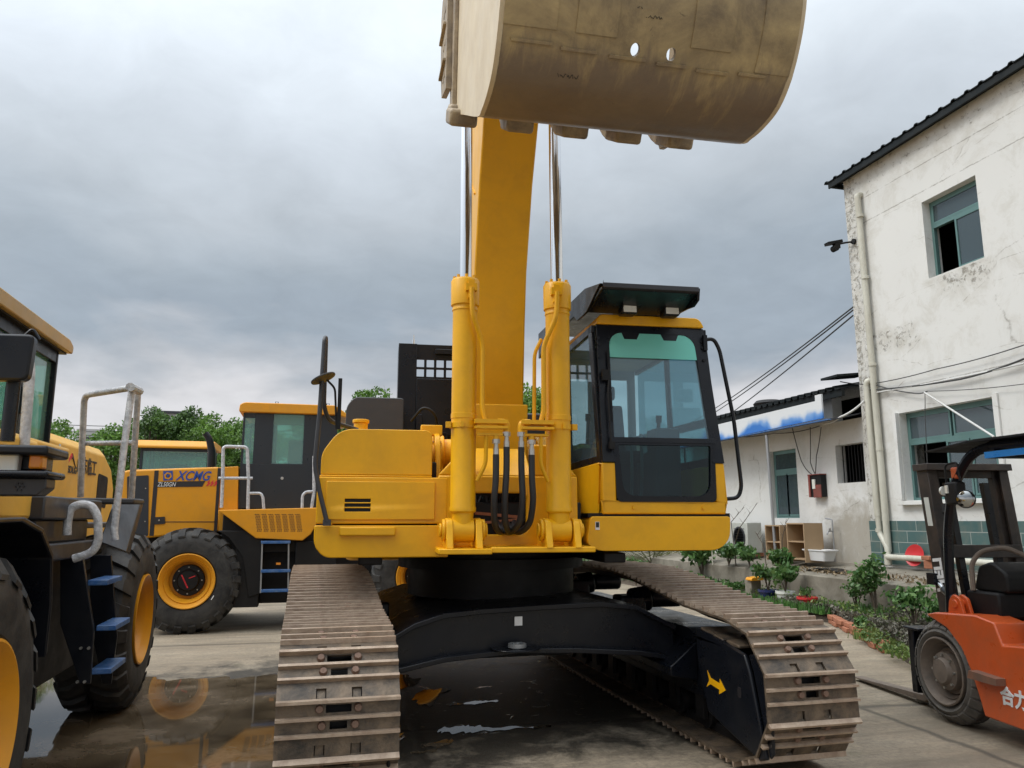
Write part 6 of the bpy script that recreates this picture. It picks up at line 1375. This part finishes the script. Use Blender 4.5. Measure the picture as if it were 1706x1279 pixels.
b.tube(Q([(369, 846), (371, 800), (372, 747), (376, 744), (408, 745), (412, 748), (414, 800), (413, 850), (416, 856)]), .0235, 10, .03); b.tube(Q([(364, 797), (421, 797)]), .021, 10); b.tube(Q([(415, 822), (434, 822), (438, 828), (440, 855)]), .021, 10, .05)
b.build('railing', M['wrap'], XL)
b = MB(); b.tube(Q([(503, 855), (504, 826), (509, 820), (523, 819)]), .021, 10, .05); b.tube(Q([(518, 853), (523, 820), (523, 760)]), .023, 10, .05); b.build('railing', M['wrap'], XL)
b = MB(); LY = 11.36
for x0 in (437, 481): q = P(x0, 903, Y=LY); r_ = P(x0 - 3 if x0 < 450 else x0 - 1, 988, Y=LY); b.bar(q, r_, .016, .02)
ld = b.build('ladder', M['steel'], XL)
for y in (903, 951, 984): a, c = P(435, y, Y=LY), P(484, y, Y=LY); b = MB(); b.box(a.x, c.x, LY - .03, LY + .12, a.z - .025, a.z + .012); b.build('step_tread', M['blue'], ld, bevel=.004)
b = MB(); q = P(464, 939, Y=LY + .1); b.box(q.x - .03, q.x + .03, LY + .04, LY + .05, q.z - .015, q.z + .015); b.build('sticker', M['amber'], ld)
b = MB()
for y in (12.05, 12.85): b.prism([(.9, 1.7), (1.3, 1.75), (2.4, 1.2), (3.1, .6), (3.1, .3), (2.8, .3), (2.2, .9), (1.2, 1.4)], 'y', y, y + .12)
b.build('lift_arm', M['loadyel'], XL, bevel=.01)
b = MB(); b.prism([(2.95, .05), (2.85, .45), (3.0, .85), (3.1, .85), (3.1, .5), (3.3, .2), (3.9, .07), (3.9, .03)], 'y', 11.25, 13.75); b.build('bucket', M['loadyel'], XL, bevel=.01)
XL3 = copy_tree(XL); XL3.location = (-2.85, 18.3, 0); XL3.rotation_euler = (0, 0, R(-90)); tag(XL3, 'wheel loader in the background, only its cab showing above the blue lettered hood', 'wheel loader')
# ================================================= FORKLIFT
FC, FA = (5.224, 5.0, 0), R(-8)
FF = Frame(FC, FA)
FK = thing('forklift', 'orange forklift with black overhead guard at the right edge of the yard', 'forklift', FC, FA)
for s in (-1, 1):
    make_wheel(FK, (s * .55, 0, .375), (s, 0, 0), Rr=.375, wd=.22, rim=.235, tyre='fktyre', rimm='fkrim', nl=26, hub=True, hubmat='fkrim', blocks=True, dish=.07); make_wheel(FK, (s * .50, -1.55, .27), (s, 0, 0), Rr=.27, wd=.18, rim=.15, tyre='fktyre', rimm='fkrim', nl=20, hub=True, hubmat='fkrim', blocks=True, dish=.06)
b = MB(); fpz = [(-.42, .15), (-1.28, .14), (-1.32, .42), (-1.55, .56), (-1.82, .42), (-1.88, .18), (-2.15, .20), (-2.20, .55), (-2.12, .95), (-1.25, .98), (-1.05, .70), (-.66, .66), (-.60, .80), (-.42, .83), (.02, .80), (.13, .775), (.10, .762), (-.10, .70), (-.24, .58), (-.33, .42), (-.39, .25)]
for x0, x1 in ((-.555, -.30), (.30, .555)): b.prism(fpz, 'x', x0, x1)
b.prism([(-.45, .25), (-2.1, .25), (-2.1, .90), (-1.3, .92), (-1.1, .66), (-.6, .62), (-.45, .70)], 'x', -.30, .30)
bd = b.build('body', M['orange'], FK, bevel=.012)
b = MB(); b.prism([(-.38, .40), (-.40, .455), (-.66, .445), (-.66, .40)], 'x', -.63, -.557); b.build('step_plate', mat('orange_worn', (.26, .11, .06), .6, dirt=(.12, .08, .06), dirt_amt=.6), bd)
b = MB(); b.prism(rpoly([(-.30, .60), (-.20, .92), (-.13, .95), (-.08, .90), (-.02, .62)], .02), 'x', -.44, -.415); b.prism(rpoly([(-.30, .60), (-.20, .92), (-.13, .95), (-.08, .90), (-.02, .62)], .02), 'x', -.50, -.475); b.cyl((-.51, -.15, .88), (-.40, -.15, .88), .03); b.build('tilt_bracket', M['orange'], bd, bevel=.004)
q0 = FF.q(1668, 1168, 0, -.558); text_mesh('合力', .125, M['white'], 'lettering', bd, (-.557, q0.y, q0.z - .005), (0, -1, 0), (0, 0, 1), .002, bold=.004)
b = MB(); b.prism(rpoly([(-.70, .68), (-.72, .90), (-.80, .95), (-1.5, .97), (-1.5, .68)], .06), 'x', -.42, .42); b.build('engine_cover', M['grey'], FK, bevel=.04, seg=3)
b = MB(); b.prism(rpoly([(-1.0, .98), (-1.0, 1.08), (-1.4, 1.08), (-1.5, 1.5), (-1.6, 1.5), (-1.55, .98)], .05), 'x', -.24, .24); b.build('seat', M['seat'], FK, bevel=.03)
b = MB()
for s in (-1, 1):
    b.tube([(s * .44, .0, .74), (s * .44, -.06, 1.40), (s * .44, -.16, 1.74), (s * .44, -.40, 1.985), (s * .44, -.62, 2.02)], .036, 8, .12); b.tube([(s * .44, -.6, 2.02), (s * .44, -1.6, 2.0), (s * .44, -1.85, 1.3), (s * .44, -1.9, .95)], .034, 8, .15)
b.box(-.46, .46, -.66, -.60, 1.93, 2.03); b.box(-.46, .46, -1.6, -1.54, 1.95, 2.02)
for k in range(7): b.box(-.42, .42, -.75 - .12 * k, -.71 - .12 * k, 1.99, 2.02)
gd_ = b.build('overhead_guard', M['black'], FK)
b = MB(); b.prism([(.02, 2.035), (-.5, 2.07), (-1.7, 2.06), (-1.7, 2.045), (-.5, 2.055), (.02, 2.025)], 'x', -.52, .52); b.build('roof_sheet', M['dark'], gd_)
b = MB(); b.box(-.49, -.47, -1.5, -.60, 1.93, 1.975); b.build('light_strip', mat('blue_strip', (.02, .22, .62), .3), gd_)
# mast
b = MB(); T = Matrix.Rotation(R(6.5), 3, 'X').inverted()
def mast(b, x0, x1, y0, y1, z0, z1):
    k = len(b.v); b.box(x0, x1, y0, y1, z0, z1)
    for i in range(k, len(b.v)): v = b.v[i]; b.v[i] = Vector((v.x, v.y + (v.z - .4) * .115, v.z))
for s in (-1, 1):
    mast(b, min(s * .36, s * .33), max(s * .36, s * .33), .06, .20, .12, 1.93); mast(b, min(s * .33, s * .28), max(s * .33, s * .28), .06, .085, .12, 1.93); mast(b, min(s * .33, s * .28), max(s * .33, s * .28), .175, .20, .12, 1.93); mast(b, min(s * .31, s * .24), max(s * .31, s * .24), .10, .16, .14, 1.95)
mast(b, -.38, .38, .03, .22, 1.90, 1.955); mast(b, -.33, .33, .04, .07, .5, .6); mast(b, -.33, .33, .04, .07, 1.2, 1.3); mast(b, -.24, .24, .1, .16, 1.84, 1.9)
ms = b.build('mast', mat('mast_brown_black', (.014, .012, .012), .5, dirt=(.08, .055, .04), dirt_amt=.4, dscale=6), FK, bevel=.004)
b = MB(); mast(b, -.19, -.14, .09, .14, .2, 1.8); mast(b, .14, .19, .09, .14, .2, 1.8); b.build('lift_cylinder', M['black'], ms)
for (t_, y0_, y1_) in (('H', .0, 0), ):
    tz = 1.30; tm = text_mesh('HELI', .135, M['white'], 'lettering', ms, (-.3615, .075 + (tz - .36 - .4) * .115, tz - .36), (0, .115, 1), (0, 1, -.115), .002, bold=.006)
    for v in tm.data.vertices: v.co.x = -.3605 - (v.co.x + .3625) if False else v.co.x
b = MB(); mast(b, -.362, -.3605, .10, .16, 1.45, 1.68); b.build('sticker', M['whitepot'], ms)
b = MB(); b.box(-.50, .50, .42, .465, .13, .20); b.box(-.50, .50, .42, .465, .53, .60); b.box(-.25, -.20, .30, .42, .15, .7); b.box(.20, .25, .30, .42, .15, .7); b.box(-.50, -.44, .40, .47, .13, .62); b.box(-.52, -.30, .30, .50, .62, .64)
b.build('fork_carriage', M['black'], FK, bevel=.006)
for s in (-1, 1):
    b = MB(); x = s * .33; b.prism([(.47, .62), (.51, .62), (.52, .09), (1.58, .035), (1.58, .022), (.50, .04), (.47, .06)], 'x', x - .05, x + .05); b.build('fork', M['fkrim'], FK, bevel=.004)
b = MB(); b.cyl((-.46, -.15, .88), (-.40, .10, .96), .032); b.m(1); b.cyl((-.40, .10, .96), (-.36, .22, 1.01), .018); b.m(0); b.obox((-.35, .27, 1.03), (.09, .09, .09)); b.build('tilt_cylinder', [M['black'], M['chrome']], FK)
b = MB(); b.box(-.38, .38, -.45, -.12, .80, .98); b.prism(rpoly([(-.15, .98), (-.22, 1.16), (-.36, 1.20), (-.50, 1.12), (-.50, .98)], .04), 'x', -.34, .34); b.box(-.30, .30, -.4, -.1, .62, .82); b.build('dashboard', M['dark'], FK, bevel=.02)
b = MB(); sc = Vector((-.02, -.62, 1.36)); n_ = Vector((0, -.45, .9)).normalized(); u_ = Vector((1, 0, 0)); v_ = n_.cross(u_)
b.tube([sc + (u_ * math.cos(k * math.pi / 14) + v_ * math.sin(k * math.pi / 14)) * .17 for k in range(28)], .015, 8, closed=True); b.cyl(sc, sc - n_ * .35, .025)
for a in (0, 2.1, 4.2): b.bar(sc, sc + (u_ * math.cos(a) + v_ * math.sin(a)) * .165, .025, .01)
b.build('steering_wheel', M['dark'], FK)
b = MB(); b.tube([(-.38, -.2, .98), (-.36, -.18, 1.18), (-.30, -.22, 1.27), (-.20, -.35, 1.30), (-.12, -.5, 1.22), (-.10, -.5, 1.0)], .018, 8, .06); b.build('hose', M['fkrim'], FK)
mc = FF.q(1609, 832, 0, -.50); b = MB(); dn_ = (Vector((0, 0, 1.5)) - (FF.m @ mc)); dn_ = (FF.i.to_3x3() @ dn_).normalized(); dn_ = (dn_ + Vector((-.3, -.3, 0))).normalized()
b.lathe([(0, .060), (.012, .062), (.016, .056), (.024, .035), (.027, .001)], mc, dn_, 32); mr = b.build('mirror', mat('mirror_glass', (.35, .36, .36), .08, 1.0, var=.05), FK); b = MB(); b.lathe([(-.012, .058), (.0, .066), (.014, .066), (.014, .060)], mc, dn_, 32, cap=False); b.bar(mc - dn_ * .01, (-.44, -.09, mc.z + .02), .012, .012); b.build('mirror_rim', M['dark'], mr)
hc = FF.q(1588, 822, 0, -.47); b = MB(); b.obox(hc + Vector((.02, 0, 0)), (.09, .13, .17)); hl = b.build('headlamp', M['dark'], FK, bevel=.015); b = MB(); b.cyl(hc + Vector((-.02, .068, .02)), hc + Vector((-.02, .085, .02)), .035); b.obox(hc + Vector((-.03, .03, .03)), (.01, .03, .06)); b.build('lamp_glass', M['lens'], hl)
b = MB(); b.obox(hc + Vector((.02, -.03, .15)), (.05, .07, .09)); b.build('indicator', mat('dull_orange_lens', (.45, .09, .03), .3), hl, bevel=.012)
b = MB(); b.tube([hc + Vector((-.01, .05, .07)), hc + Vector((-.01, .05, .22)), hc + Vector((.0, -.08, .23)), hc + Vector((.0, -.09, .09))], .008, 8, .04); b.build('lamp_guard', M['dark'], hl)
b = MB(); b.bar((-.42, -.02, 1.55), (-.40, .0, 1.62), .03, .03); b.build('lamp_arm', M['dark'], hl)
for o in bpy.data.objects:
    if '_o' in o: del o['_o']
